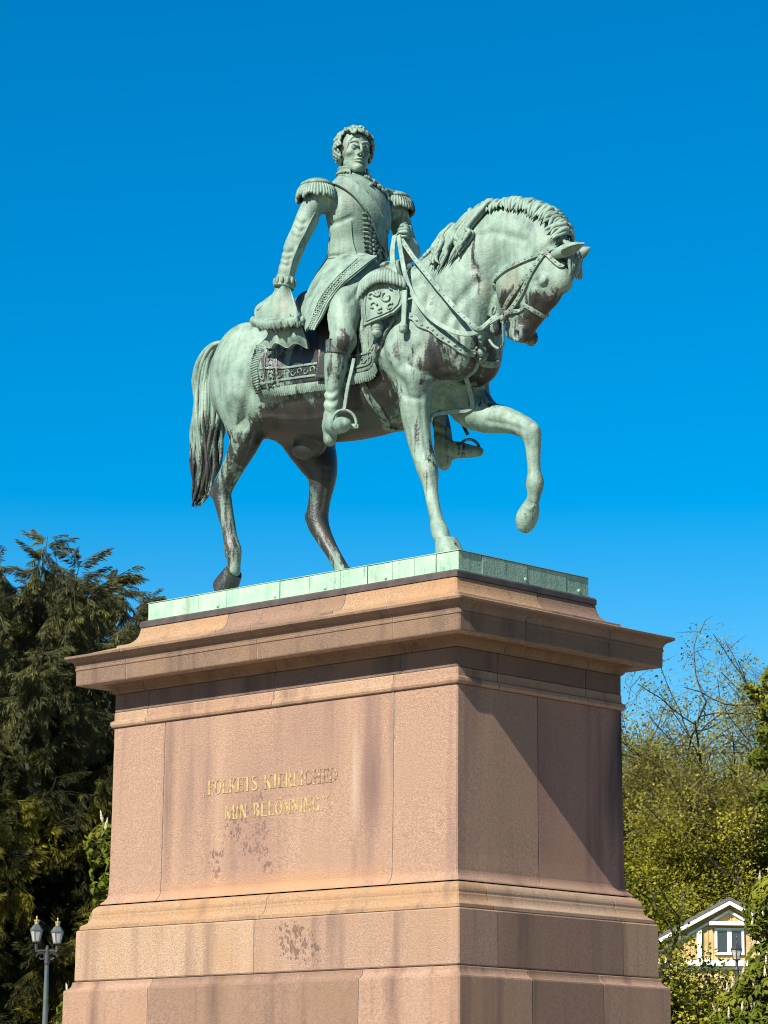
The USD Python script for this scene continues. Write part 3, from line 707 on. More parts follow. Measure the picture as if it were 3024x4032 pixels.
# knee, hock and fetlock knuckles
for c, r in (((0.943,-0.260,0.769), .032), ((0.858,-0.220,0.781), .028), ((1.596,0.200,1.081), .034), ((1.561,0.190,1.021), .028), ((1.102,-0.340,0.253), .028), ((1.542,0.220,0.654), .03), ((-1.275,-0.230,0.433), .03)):
    H.ball(c, r, k=.03)
for s in (-1, 1):                                         # shoulder, breast and haunch muscle
    H.ball((.80, s*.26, 1.86), (.24, .16, .40), k=.10, axes=[[1, 0, .3], [0, 1, 0], [-.3, 0, 1]])
    H.ball((1.12, s*.13, 1.72), (.17, .15, .22), k=.08)
    H.ball((-1.13, s*.26, 1.92), (.34, .17, .40), k=.12)
    H.crease([(1.02, s*.36, 2.2), (1.0, s*.42, 1.98), (1.06, s*.38, 1.76), (1.10, s*.30, 1.55)], .05, 0.035)       # shoulder edge
    H.crease([(.55, s*.45, 2.15), (.60, s*.45, 1.85), (.66, s*.42, 1.6), (.78, s*.38, 1.45)], .05, 0.032)            # behind the shoulder
    H.crease([(-.82, s*.44, 1.78), (-.88, s*.44, 1.6), (-.98, s*.40, 1.42)], .04, 0.035)                              # flank
    H.crease([(-1.25, s*.44, 1.85), (-1.22, s*.43, 1.6), (-1.26, s*.36, 1.40)], .045, 0.019)
    H.crease([(-.80, s*.40, 1.42), (-.55, s*.40, 1.33), (-.2, s*.40, 1.28), (.2, s*.39, 1.28)], .025, -0.016)         # rib line
    H.crease([(.78, s*.40, 1.95), (.82, s*.42, 1.75), (.80, s*.40, 1.58)], .035, 0.019)
    H.crease([(.95, s*.40, 1.72), (.88, s*.40, 1.62), (.80, s*.40, 1.60)], .03, 0.019)
    # head: eye, brow, cheek, nostril
    e = (1.957,-0.128,2.119)
    e = (e[0], s*.128, e[2])
    H.ball((e[0], s*.152, e[2]), (.07, .045, .050), k=.03, op='cut'); H.ball((e[0] - .004, s*.102, e[2] - .002), .038, k=.006)
    H.crease([(e[0]+.05, s*.135, e[2]+.012), (e[0] - .005, s*.142, e[2]+.050), (e[0]-.06, s*.135, e[2]+.018)], .014, -0.032)
    H.crease([(e[0]+.05, s*.13, e[2]-.012), (e[0] - .005, s*.138, e[2]-.046), (e[0]-.06, s*.13, e[2]-.014)], .012, -0.019)
    c0 = (1.875,-0.120,2.034); c1 = (1.780,-0.090,1.887)
    H.crease([(c0[0], s*.13, c0[2]), (c1[0], s*.10, c1[2])], .03, -0.035)
    n0 = (1.682,-0.085,1.750)
    H.ball((n0[0], s*.078, n0[2]), (.058, .036, .060), k=.03); H.ball((n0[0]-.002, s*.114, n0[2]-.002), (.030, .045, .038), k=.012, op='cut')
    j0, j1, j2 = (1.496,-0.120,2.152), (1.485,-0.100,2.060), (1.551,-0.080,1.932)
    H.ball(((1.611,-0.100,2.144)[0], s*.095, (1.611,-0.100,2.144)[2]), (.125, .05, .13), k=.04)
    g0, g1, g2 = (1.707,-0.100,1.942), (1.610,-0.100,1.874), (1.558,-0.080,1.758)
    H.crease([(g0[0], s*.10, g0[2]), (g1[0], s*.095, g1[2]), (g2[0], s*.08, g2[2])], .016, 0.038)                     # mouth
    for q in range(4):                                     # throat folds
        H.crease([((1.228,0.000,2.540)[0] - .05*q + .05, s*.19, (1.228,0.000,2.540)[2] + .03 - .01*q), ((1.249,0.000,2.425)[0] - .04*q + .05, s*.20, (1.249,0.000,2.425)[2]), ((1.299,0.000,2.305)[0]-.03*q + .05, s*.17, (1.299,0.000,2.305)[2])], .016, 0.016)
    H.crease([((1.199,0.000,2.568)[0], s*.20, (1.199,0.000,2.568)[2]), ((1.482,0.000,2.587)[0], s*.18, (1.482,0.000,2.587)[2]), ((1.801,0.000,2.455)[0], s*.16, (1.801,0.000,2.455)[2])], .03, 0.019)
    H.crease([((1.327,0.000,2.211)[0], s*.15, (1.327,0.000,2.211)[2]), ((1.186,0.000,2.040)[0], s*.22, (1.186,0.000,2.040)[2]), ((1.129,0.000,1.897)[0], s*.27, (1.129,0.000,1.897)[2])], .035, 0.026)
H.ball((2.071,0.000,2.129), (.07, .07, .10), k=.05)
for pts, r, dp in (([(0.794,-0.310,1.418), (0.836,-0.290,1.114), (0.874,-0.260,0.875)], .016, .016), ([(0.892,-0.300,1.363), (0.912,-0.280,1.084), (0.937,-0.260,0.885)], .014, .012), ([(0.962,-0.280,0.631), (1.033,-0.320,0.466), (1.105,-0.360,0.313)], .011, .010),
                   ([(1.194,0.140,1.204), (1.379,0.150,1.146), (1.529,0.160,1.080)], .015, .015), ([(1.267,0.160,1.246), (1.464,0.170,1.166)], .013, .010), ([(1.622,0.180,0.925), (1.622,0.180,0.698)], .011, .010),
                   ([(-0.874,-0.340,1.401), (-1.062,-0.310,1.205), (-1.276,-0.280,1.000)], .016, .016), ([(-0.993,-0.370,1.499), (-1.182,-0.320,1.285), (-1.377,-0.270,1.027)], .014, .014), ([(-0.919,-0.370,1.487), (-1.113,-0.320,1.253)], .010, .010),
                   ([(-1.287,-0.270,0.781), (-1.236,-0.260,0.503)], .011, .010), ([(-0.569,0.170,1.086), (-0.647,0.190,0.785)], .015, .014), ([(-0.603,0.200,0.520), (-0.449,0.200,0.306)], .012, .010),
                   ([(1.26, 0, 1.95), (1.27, 0, 1.75), (1.2, 0, 1.55)], .030, .030), ([(1.2, -.2, 1.9), (1.22, -.22, 1.7), (1.15, -.22, 1.55)], .022, .018), ([(1.2, .2, 1.9), (1.22, .22, 1.7), (1.15, .22, 1.55)], .022, .018),
                   ([(0.791,-0.360,1.650), (0.951,-0.360,1.521), (1.082,-0.330,1.445)], .022, .018), ([(0.686,-0.360,1.507), (0.775,-0.340,1.375), (0.906,-0.310,1.339)], .018, .014)):
    H.crease(pts, r, dp)
# hanging sheath and groin folds
H.ball((-.62, 0, 1.24), (.16, .10, .09), k=.07)

def patina_shade_of(v, base=0.16, blobs=(), seed=0):
    """how dark the bronze is at each point as (centre, radii, amount)"""
    p = base + 0.30*(meshkit.fbm(v*1.3 + seed, 3, 5) - .5)
    for c, r, a in blobs:
        q = np.sqrt((((v - np.asarray(c))/np.asarray(r))**2).sum(1))
        p = p + a*np.clip(1.35 - q, 0, 1)
    return np.clip(p, 0, 1.2)

V, F = H.mesh()
h_blobs = [((-1.40, -.2, .75), (.55, .5, .80), .62), ((-.62, .25, .9), (.60, .22, .85), .92), ((-.25, -.1, 1.30), (.85, .6, .30), .95), ((-.62, 0, 1.35), (.40, .5, .3), .7),  # bare bronze, plus shade painted onto the hind left leg and chest front
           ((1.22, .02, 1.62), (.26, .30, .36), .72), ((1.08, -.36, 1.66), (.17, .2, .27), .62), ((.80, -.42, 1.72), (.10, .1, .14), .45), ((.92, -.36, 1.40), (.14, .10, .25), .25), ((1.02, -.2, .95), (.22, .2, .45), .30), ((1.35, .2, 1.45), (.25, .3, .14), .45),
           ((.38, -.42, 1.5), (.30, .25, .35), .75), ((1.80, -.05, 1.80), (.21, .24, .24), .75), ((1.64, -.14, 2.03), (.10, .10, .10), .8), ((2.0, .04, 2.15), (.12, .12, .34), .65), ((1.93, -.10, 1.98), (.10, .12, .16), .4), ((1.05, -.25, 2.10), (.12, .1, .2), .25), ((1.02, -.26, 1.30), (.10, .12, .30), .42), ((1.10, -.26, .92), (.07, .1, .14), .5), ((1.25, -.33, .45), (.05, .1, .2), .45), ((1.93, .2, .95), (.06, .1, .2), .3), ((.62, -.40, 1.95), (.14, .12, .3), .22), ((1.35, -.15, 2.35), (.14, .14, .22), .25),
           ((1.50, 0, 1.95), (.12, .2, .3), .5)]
horse = part('horse', (V, F), BRONZE, ST, smooth=True, attrs={'patina_shade': patina_shade_of(V, .10, h_blobs)})

def green(name, mesh, parent, base=0.18, blobs=(), label=None, smooth=True, kind=None):
    return part(name, mesh, BRONZE, parent, label, smooth=smooth, attrs={'patina_shade': lambda v: patina_shade_of(v, base, blobs, 3.0)}, kind=kind)

def hoof(c, pitch, yaw=0.0, s=1.0):
    a = np.linspace(0, 2*np.pi, 20, endpoint=False)
    ring = lambda x, z, rx, ry: np.stack([x + rx*np.cos(a), ry*np.sin(a), np.full(20, z)], 1)
    pts = np.vstack([ring(0, .02, .066, .066), ring(.012, -.02, .076, .074), ring(.052, -.125, .106, .094), ring(.054, -.14, .102, .090)])*s
    t = math.radians(pitch); yw = math.radians(yaw)
    x, z = pts[:, 0]*math.cos(t) + pts[:, 2]*math.sin(t), -pts[:, 0]*math.sin(t) + pts[:, 2]*math.cos(t)
    pts = np.stack([x*math.cos(yw) - pts[:, 1]*math.sin(yw), x*math.sin(yw) + pts[:, 1]*math.cos(yw), z], 1) + np.asarray(c)
    return tri(Manifold.hull_points(pts.astype(np.float64)).refine(3))
fr = (1.211,-0.360,0.153); hr = (-1.229,-0.230,0.277); hl = (-0.356,0.230,0.078); fl = (1.551,0.220,0.509)
green('hoof', hoof((fr[0] + .02, fr[1] - .02, .170), 0, -8, 1.24), horse, .2, smooth=40)
green('hoof', hoof((hl[0], hl[1], .137), 0), horse, .3, smooth=40)
green('hoof', hoof((hr[0] - .01, hr[1], .262), 58, s=1.15), horse, .85, smooth=40)
HC_ = Clay(np.array(fl) - .28, np.array(fl) + .2, .008)
HC_.chain([((fl[0], fl[1], fl[2]), .055), ((1.536,0.220,0.462), .074), ((1.505,0.220,0.404), .084), ((1.490,0.220,0.359), .066)], k=.02)
HC_.crease([(1.527,0.160,0.493), (1.636,0.100,0.448), (1.653,0.160,0.485)], .012, -.012)
green('hoof', HC_.mesh(), horse, .25, [((fl[0] + .05, fl[1] - .1, fl[2] - .12), (.05, .1, .1), .5)])

def strand(P, r, wav=0.0, n=7, ph=0.0, sub=6, flat=1.0):
    P = spline(np.asarray(P, float), sub)
    t = np.linspace(0, 1, len(P))
    if wav:
        T = np.gradient(P, axis=0); T /= np.linalg.norm(T, axis=1)[:, None] + 1e-9
        s = np.cross(T, [0, 0, 1.0]) + 1e-6; s /= np.linalg.norm(s, axis=1)[:, None]
        b = np.cross(T, s)
        P = P + (wav*np.sin(t*9 + ph)*np.clip(t*3, 0, 1))[:, None]*b + (wav*.5*np.sin(t*7 + ph*2))[:, None]*s
    rr = r*np.interp(t, [0, .08, .55, .85, 1], [.55, 1, 1, .75, .08])
    return tube(P, rr, n, flat=flat)

# ears
def ear(base, tip, side):
    b, t = np.array(base, float), np.array(tip, float)
    C = Clay(np.minimum(b, t) - .09, np.maximum(b, t) + .09, .006)
    C.chain([(tuple(b - (t-b)*.15), .035), (tuple(b + (t-b)*.25), .05), (tuple(b + (t-b)*.6), .040), (tuple(t), .006)], k=0, sub=6)
    o = np.array([.05, side*.03, -.03])
    C.chain([(tuple(b + (t-b)*.15 + o), .03), (tuple(b + (t-b)*.5 + o*.85), .030), (tuple(b + (t-b)*.85 + o*.5), .012)], k=.01, op='cut')
    return C.mesh()
green('ear', ear((2.090,-0.085,2.305), (2.371,-0.120,2.317), -1), horse, .15)
green('ear', ear((2.117,0.075,2.298), (2.242,0.100,2.359), 1), horse, .3)

# mane: clipped tufts standing along the crest, then long waves thrown over the right side, and fall behind
rng = np.random.default_rng(3)
crest = spline(np.array([(2.090,0.000,2.448), (2.020,0.000,2.572), (1.870,0.000,2.697), (1.621,0.000,2.795), (1.341,0.000,2.831), (1.121,0.000,2.774), (0.828,0.000,2.670), (0.585,0.000,2.533)]), 12)
m = []
L = np.r_[0, np.cumsum(np.linalg.norm(np.diff(crest, axis=0), axis=1))]
for q, s in enumerate(np.arange(.01, L[-1]*.66, .0235)):
    c = np.array([np.interp(s, L, crest[:, i]) for i in range(3)])
    t = np.array([np.interp(s + .02, L, crest[:, i]) for i in range(3)]) - c; t /= np.linalg.norm(t)
    nrm = np.array([-t[2], 0, t[0]]); nrm *= np.sign(nrm[2] + nrm[0]*.3)
    h = .030 + .022*rng.random()
    for side in (-1, 1):
        o = np.array([0, side, 0.])
        m.append(strand([c + nrm*(h - .006) + o*.004 + t*.01, c + nrm*(h+.004) + o*.035, c + nrm*(h - .035) + o*.085 - t*.006, c - nrm*(.030 + .06*rng.random()) + o*(.118 + .012*rng.random()) - t*(.01 + .05*rng.random())], .0150 + .009*rng.random(), .007, 7, rng.random()*6, 5))
green('mane', cat(m), horse, .02, label='short upright mane along the crest')
m = []
roots = spline(np.array([(1.430,-0.020,2.825), (1.331,-0.020,2.841), (1.217,-0.020,2.849), (1.131,-0.020,2.840), (1.016,-0.020,2.786), (0.915,-0.020,2.734)]), 6)
ends = spline(np.array([(1.236,-0.200,2.471), (1.169,-0.220,2.425), (1.087,-0.240,2.393), (1.025,-0.250,2.354), (0.974,-0.250,2.380), (0.943,-0.240,2.433)]), 6)
for q in range(22):
    u = min(1, max(0, q/21 + .02*rng.standard_normal()))
    k = u*(len(roots)-1); a = roots[int(k)]; b = ends[int(k)] + .02*rng.standard_normal(3)
    mid = a*.55 + b*.45 + np.array([-.04, -.05, .015])*(1 - u*.4); mid2 = a*.25 + b*.75 + np.array([.0, -.02, .02])
    P = spline(np.array([a, mid, mid2, b]), 8)
    tt = np.linspace(0, 1, len(P))
    P = P + (.030*np.sin(tt*11 + q*.9)*np.clip(tt*3, 0, 1))[:, None]*np.array([.75, 0, .65])
    lf = .016 + .035*rng.random()
    inside = H.at(P) < lf
    if inside.any():
        Q_, _ = H.snap(P[inside], lf); P[inside] = Q_
    P[0] = P[0] - [0, 0, .035]
    m.append(strand(P[::2], .017 + .008*rng.random(), .0, 7, 0, 4))
for q in range(26):                                        # far side fall, seen over the neck
    s = L[-1]*(.52 + .48*q/25)
    c = np.array([np.interp(s, L, crest[:, i]) for i in range(3)])
    m.append(strand([c + [0, -.03, -.005], c + [-.015, .03, .035], c + [-.05, .11, .01], c + [-.09, .20, -.12], c + [-.10, .26, -.26 - .1*rng.random()]], .022, .012, 7, q*1.1, 5))
green('mane_locks', cat(m), horse, .16, label='long wavy locks of the mane thrown over the neck')
m = []
for q in range(11):                                        # forelock
    y = -.05 + .11*q/10
    a = np.array((2.093,0.000,2.400)) + [0, y*.7, .02]; b = np.array((2.165,0.000,2.111)) + [.0, y*1.3, 0]
    P = np.array([a, a*.6 + b*.4 + [.055, 0, .03], a*.25 + b*.75 + [.03, 0, 0], b])
    m.append(strand(P, .016, .008, 6, q*1.3, 5))
green('forelock', cat(m), horse, .35)

# tail
m = []
core = np.array([(-1.523,0.000,2.282), (-1.684,0.000,2.289), (-1.804,0.000,2.201), (-1.862,0.000,2.042), (-1.841,0.000,1.852), (-1.823,0.000,1.632), (-1.833,0.000,1.438), (-1.839,0.000,1.255), (-1.887,0.000,1.069), (-1.946,0.000,0.969)])
cw = np.array([22, 36, 42, 44, 50, 60, 56, 48, 30, 8])/512
for q in range(78):
    a = q*2.39996; rad = math.sqrt((q + .5)/78)
    end = 10 - (0 if rng.random() < .45 else rng.integers(1, 3))
    o = np.stack([.725*np.ones(10), .689*np.ones(10), np.zeros(10)], 1)*(cw*rad*math.cos(a))[:, None] + np.stack([-.6*np.ones(10), .62*np.ones(10), np.zeros(10)], 1)*(cw*.8*rad*math.sin(a))[:, None]
    P = core + o + np.array([0, 0, 1.0])*(.02*rng.standard_normal()*np.linspace(0, 1, 10))[:, None]
    tt = np.linspace(0, 1, 10)
    P = P + (.026*np.sin(tt*(9 + 4*rng.random()) + rng.random()*6.3)*np.clip(tt*2.2 - .25, 0, 1))[:, None]*np.array([.72, .69, 0])
    m.append(strand(P[:end], .017 + .009*rng.random(), .006, 7, a + rng.random(), 7))
m.append(tube(spline(core[:9], 6), np.interp(np.linspace(0, 1, 49), np.linspace(0, 1, 9), cw[:9]*.52), 12))
tailm = cat(m)
green('tail', tailm, horse, .22, blobs=[((-1.95, 0, 1.15), (.4, .4, .55), .45), ((-1.62, .0, 1.5), (.12, .3, .5), .4)], label='thick wavy tail hanging clear of the hocks')

# ---------------------------------------------------------------- tack
Vh = H
def on_horse(pts, lift):
    """keep free-hanging points outside the horse"""
    P = np.array(pts, float)
    ins = H.at(P) < lift
    if ins.any():
        P[ins] = H.snap(P[ins], lift)[0]
    return P
def studs(P, N, every, r, lift=.012):
    L = np.r_[0, np.cumsum(np.linalg.norm(np.diff(P, axis=0), axis=1))]
    out = []
    for s in np.arange(every*.6, L[-1], every):
        c = np.array([np.interp(s, L, P[:, i]) for i in range(3)]); n = np.array([np.interp(s, L, N[:, i]) for i in range(3)])
        v, f = tri(Manifold.sphere(r, 8)); out.append((v*np.array([1, 1, 1]) + c + n*lift*.8, f))
    return out
def strap(name, pts, w, parent, t=.013, every=None, r=.011, base=.3, label=None, sub=10):
    rb, P, N, S = ribbon(pts, w, t, H, .002, sub)
    ms = [rb]
    if every:
        ms += studs(P, N, every, r, t)
    return green(name, cat(ms), parent, base, label=label, smooth=35)

bridle = tag(UsdGeom.Xform.Define(stage, str(ST.GetPath()) + '/bridle').GetPrim(), 'studded bridle with curb bit on the horse head')
strap('cheek_strap', [(1.985,-0.120,2.335), (1.891,-0.130,2.217), (1.781,-0.130,2.072), (1.667,-0.110,1.974), (1.569,-0.100,1.919)], .038, bridle, .016, .05, .012)
strap('cheek_strap', [(1.959,-0.130,2.306), (1.838,-0.140,2.177), (1.685,-0.130,2.064), (1.557,-0.110,1.968), (1.499,-0.100,1.927)], .034, bridle, .016, .05, .011)
strap('throat_latch', [(1.971,-0.120,2.327), (1.833,-0.150,2.300), (1.646,-0.140,2.264), (1.505,-0.130,2.222), (1.359,-0.020,2.222), (1.276,0.130,2.325), (1.575,0.150,2.420)], .036, bridle, .016, .06, .010)
strap('brow_band', [(1.978,-0.120,2.326), (2.081,-0.130,2.254), (2.104,-0.070,2.209), (2.058,0.000,2.223), (1.986,0.070,2.264)], .036, bridle, .016, .045, .011)
strap('crown_piece', [(1.986,-0.130,2.327), (2.058,-0.110,2.371), (2.102,-0.050,2.408), (2.070,0.020,2.441), (1.976,0.100,2.469)], .036, bridle, .016, .05, .010)
strap('nose_band', [(1.509,-0.080,1.951), (1.652,-0.100,1.931), (1.767,-0.090,1.933), (1.797,-0.030,1.950), (1.744,0.040,1.975), (1.612,0.090,2.000)], .032, bridle, .015, .05, .010)
def torus(c, R, r, u, v, n=18):
    a = np.linspace(0, 2*np.pi, n + 1)
    return tube(np.asarray(c) + R*(np.cos(a)[:, None]*np.asarray(u) + np.sin(a)[:, None]*np.asarray(v)), r, 7, caps=False)
U1, V1 = np.array([.9, -.3, .2]), np.array([0, .1, 1.0])
bc = np.array((1.570,-0.125,1.892))
ms = [torus(bc, .032, .008, U1, V1), torus(np.array((1.484,-0.130,1.967)), .028, .007, U1, V1), tube(np.array([bc, bc + [.01, -.01, -.09], (1.554,-0.100,1.738), (1.533,-0.080,1.687)]), [.010, .011, .009, .009], 7),
      (lambda m_: (m_[0] + bc + [0, -.01, 0], m_[1]))(tri(Manifold.sphere(.026, 12).scale((1, .6, 1))))]
ms.append(tube(spline(np.array([(1.524,-0.070,1.701), (1.425,0.000,1.703), (1.369,0.000,1.733), (1.320,0.000,1.791)]), 5), .012, 7))
green('curb_bit', cat(ms), bridle, .45)

def rein(pts, w, parent, normal, t=.010, every=None, base=.2):
    P = on_horse(spline(np.array(pts, float), 10), .012)
    for _ in range(3):
        P[1:-1] = .25*P[:-2] + .5*P[1:-1] + .25*P[2:]
    g = H.grad(P); g /= np.linalg.norm(g, axis=1)[:, None] + 1e-9
    N = .5*g + .5*np.asarray(normal)
    rb, P2, N2, S2 = ribbon(P, w, t, None, 0, 1, normal=N)
    ms = [rb] + (studs(P2, N2, every, .009, t) if every else [])
    return green('rein', cat(ms), parent, base, smooth=35)
NN = np.array([.4, -.9, .15])
rein([(0.548,-0.160,2.709), (0.785,-0.250,2.474), (1.018,-0.320,2.251), (1.185,-0.330,2.069), (1.303,-0.320,1.940), (1.398,-0.300,1.845), (1.444,-0.250,1.803), (1.482,-0.160,1.885), (1.539,-0.130,1.919)], .036, ST, NN, every=.07)
rein([(0.512,-0.160,2.753), (0.621,-0.240,2.554), (0.759,-0.330,2.317), (0.901,-0.380,2.113), (1.046,-0.380,1.949), (1.199,-0.360,1.832), (1.332,-0.320,1.772), (1.418,-0.260,1.779), (1.477,-0.170,1.862), (1.546,-0.130,1.907)], .036, ST, NN)
rein([(0.461,-0.150,2.766), (0.506,-0.220,2.616), (0.590,-0.300,2.469), (0.696,-0.380,2.319)], .042, ST, NN)
rein([(0.847,-0.440,2.180), (0.861,-0.460,2.056), (0.855,-0.460,1.921), (0.853,-0.460,1.853)], .040, ST, NN)
kn = np.array((0.859,-0.470,1.864))
green('rein_end', cat([lathe([(.012, -.03), (.03, -.02), (.034, 0), (.03, .012), (.036, .02), (.03, .034), (.016, .04)], 12, kn)]), ST, .15)
strap('breast_strap', [(0.811,-0.400,2.000), (0.940,-0.420,1.949), (1.093,-0.400,1.832), (1.242,-0.360,1.721), (1.297,-0.250,1.658), (1.243,-0.080,1.674), (1.140,0.100,1.729), (1.006,0.250,1.827)], .052, ST, .016, .055, .014, .2, sub=14)
ms = []
rc = H.snap(np.array([(1.246,-0.080,1.679)]), .0)[0][0]; rn = np.array([.85, -.5, .1])
for i in range(9):
    a = i*2*np.pi/9
    v, f = tri(Manifold.sphere(.026, 10)); ms.append((v + rc + rn*.02 + .045*(math.cos(a)*np.array([.5, .85, 0]) + math.sin(a)*np.array([0, 0, 1])), f))
v, f = tri(Manifold.sphere(.036, 12)); ms.append((v + rc + rn*.035, f))
for dz in (.08, .125):
    v, f = tri(Manifold.sphere(.024, 10)); ms.append((v + rc + rn*.02 + [0, 0, dz], f))
green('breast_rosette', cat(ms), ST, .5)
strap('martingale', [(1.243,-0.080,1.663), (1.203,-0.060,1.518), (1.156,-0.060,1.363), (1.054,-0.080,1.257), (0.920,-0.120,1.190)], .036, ST, .014, None, .01, .3)
strap('girth', [(0.332,-0.400,1.624), (0.354,-0.400,1.499), (0.378,-0.360,1.371), (0.398,-0.280,1.282), (0.369,-0.150,1.250), (0.295,0.000,1.269), (0.45, .3, 1.3)], .060, ST, .014, None, .01, .45)

# ---------------------------------------------------------------- saddle and saddle cloth
xz = lambda p: (p[0], p[2])
poly = [xz((-0.732,-0.400,2.114)), xz((-0.708,-0.420,1.844)), xz((-0.698,-0.420,1.663)), xz((-0.336,-0.420,1.638)), xz((0.022,-0.420,1.613)), xz((0.342,-0.410,1.621)), xz((0.441,-0.400,1.631)), xz((0.545,-0.380,1.702)),
        xz((0.792,-0.380,2.027)), xz((0.752,-0.340,2.328)), (.42, 2.48), (-.6, 2.5)]
pg = Polygon(poly)
C = Clay((-.95, -.52, 1.35), (.75, .52, 2.55), .012)
C.d = H.at(np.stack(np.meshgrid(*C.ax, indexing='ij'), -1).reshape(-1, 3)).reshape(C.n).astype(np.float32)
from shapely import contains_xy, distance as sdist, points as spoints
XX, ZZ = np.meshgrid(C.ax[0], C.ax[2], indexing='ij')
ptsxz = spoints(np.stack([XX.ravel(), ZZ.ravel()], 1))
dd = sdist(pg.exterior, ptsxz).reshape(XX.shape)*np.where(contains_xy(pg, XX.ravel(), ZZ.ravel()).reshape(XX.shape), -1, 1)
C.d = np.maximum(np.maximum(C.d - .030, -(C.d + .02)), dd[:, None, :]).astype(np.float32)
saddle_shade = [((-.1, -.42, 1.75), (.30, .2, .35), .6)]  # shade of coat and leg on the cloth, painted as darker bronze
cloth = green('saddle_cloth', C.mesh(), ST, .46, saddle_shade, label='fringed and embroidered saddle cloth')
ms = []
edge = [(-0.710,-0.420,2.038), (-0.705,-0.420,1.843), (-0.687,-0.420,1.661)]
edge2 = [(-0.687,-0.420,1.673), (-0.514,-0.420,1.659), (-0.336,-0.420,1.644), (0.022,-0.420,1.618), (0.342,-0.410,1.621), (0.441,-0.400,1.631), (0.536,-0.380,1.688)]
for E_, dr in ((edge, (-.075, 0, -.01)), (edge2, (.005, 0, -.075))):
    P, N = H.snap(spline(np.array(E_), 30), .028)
    Lc = np.r_[0, np.cumsum(np.linalg.norm(np.diff(P, axis=0), axis=1))]
    for s in np.arange(0, Lc[-1], .021):
        c = np.array([np.interp(s, Lc, P[:, i]) for i in range(3)])
        q = np.vstack([c, c + np.array(dr)*.5, c + np.array(dr)*(1 + .12*rng.random())])
        q = H.snap(q, .028)[0]
        ms.append(tube(q, [.010, .0125, .009], 6))
green('fringe', cat(ms), cloth, .36)
ms = []
for E_, off in ((edge, np.array([.06, 0, 0])), (edge, np.array([.16, 0, 0])), (edge2, np.array([0, 0, .05])), (edge2, np.array([0, 0, .14]))):
    ms.append(ribbon(np.array(E_) + off, .018, .012, H, .028, 12)[0])
def scrolls(E_, off, step, r):
    P, N = H.snap(spline(np.array(E_) + off, 30), .034)
    Lc = np.r_[0, np.cumsum(np.linalg.norm(np.diff(P, axis=0), axis=1))]
    for i, s in enumerate(np.arange(step*.5, Lc[-1], step)):
        c = np.array([np.interp(s, Lc, P[:, k]) for k in range(3)]); t = np.array([np.interp(s+.01, Lc, P[:, k]) for k in range(3)]) - c; t /= np.linalg.norm(t) + 1e-9
        n = np.array([np.interp(s, Lc, N[:, k]) for k in range(3)]); b = np.cross(n, t)
        a = np.linspace(0, 4.6, 14)*(1 if i % 2 else -1); rr = r*(1 - np.abs(a)/6)
        ms.append(tube(c + rr[:, None]*(np.cos(a)[:, None]*t + np.sin(a)[:, None]*b), .0055, 5))
scrolls(edge, np.array([.11, 0, 0]), .075, .034); scrolls(edge2, np.array([0, 0, .095]), .075, .034)
green('embroidery', cat(ms), cloth, .36)

C = Clay((-.75, -.45, 2.0), (.62, .45, 2.75), .014)
C.loft([(-.55, 2.40, .10, .26), (-.3, 2.34, .12, .30), (.1, 2.36, .12, .28), (.35, 2.46, .12, .22), (.44, 2.54, .08, .14)], ends=(.06, .05))
for s in (-1, 1):
    C.chain([((-.35, s*.28, 2.34), .10), ((.2, s*.34, 2.2), .12), ((.2, s*.40, 2.05), .09)], k=.08)
green('saddle', C.mesh(), ST, .55)

# ---------------------------------------------------------------- the rider
def low(p, d): return (p[0], p[1], p[2] - d)
R = Clay((-.62, -.86, 0.95), (.86, .80, 3.72), .010)
fwdx = (1.0, 0, 0)
torso = [((-0.148,0.000,2.623), .235), ((-0.122,0.000,2.731), .262), ((-0.102,0.000,2.850), .258), ((-0.090,0.000,2.981), .278), ((-0.097,0.000,3.106), .300), ((-0.105,0.000,3.151), .258), ((-0.120,0.000,3.194), .11)]
R.chain(torso, k=.05, side=fwdx, flat=.70, sub=5)
R.ball(np.array((-0.085,0.000,3.083)) + [.08, 0, 0], (.14, .24, .22), k=.08)                        # chest
R.ball(np.array((-0.108,0.000,2.728)) + [.06, 0, 0], (.14, .20, .14), k=.08)                        # belly
RT = Clay(R.lo, R.lo + (R.n - 1)*R.h, R.h); RT.d = R.d.copy()            # the bare torso, for laying sash and lace on
neck0 = np.array((-0.130,0.000,3.372))
R.chain([((-0.120,0.000,3.204), .10), (tuple(neck0), .098), ((-0.134,0.000,3.435), .09)], k=.05)
sR, sL = np.array((-0.178,-0.350,3.184)), np.array((-0.039,0.360,3.237))
R.chain([((-0.120,0.000,3.178), .10), (tuple(sR), .100)], k=.05)
R.chain([((-0.120,0.000,3.178), .10), (tuple(sL), .100)], k=.05)
armR = [(tuple(sR), 0.105), ((-0.240,-0.410,3.019), 0.096), ((-0.277,-0.460,2.872), 0.086), ((-0.314,-0.490,2.766), 0.084), ((-0.354,-0.510,2.632), 0.078), ((-0.373,-0.530,2.510), 0.066), ((-0.389,-0.540,2.420), 0.049)]
R.chain(armR, k=.045)
armL = [(tuple(sL), 0.102), ((-0.038,0.440,3.114), 0.092), ((-0.029,0.490,2.999), 0.082), ((0.014,0.500,2.878), 0.080), ((0.128,0.360,2.843), 0.074), ((0.236,0.200,2.846), 0.064), ((0.318,0.080,2.837), 0.053)]
R.chain(armL[:4], k=.05); R.chain(armL[3:], k=.04)
legR = [((0.110,-0.160,2.536), .155), ((0.169,-0.330,2.346), 0.143), ((0.201,-0.430,2.159), 0.135), ((0.245,-0.500,1.987), 0.107), ((0.281,-0.535,1.865), 0.098)]
R.chain(legR, k=.06)
kR = np.array((0.281,-0.535,1.865))
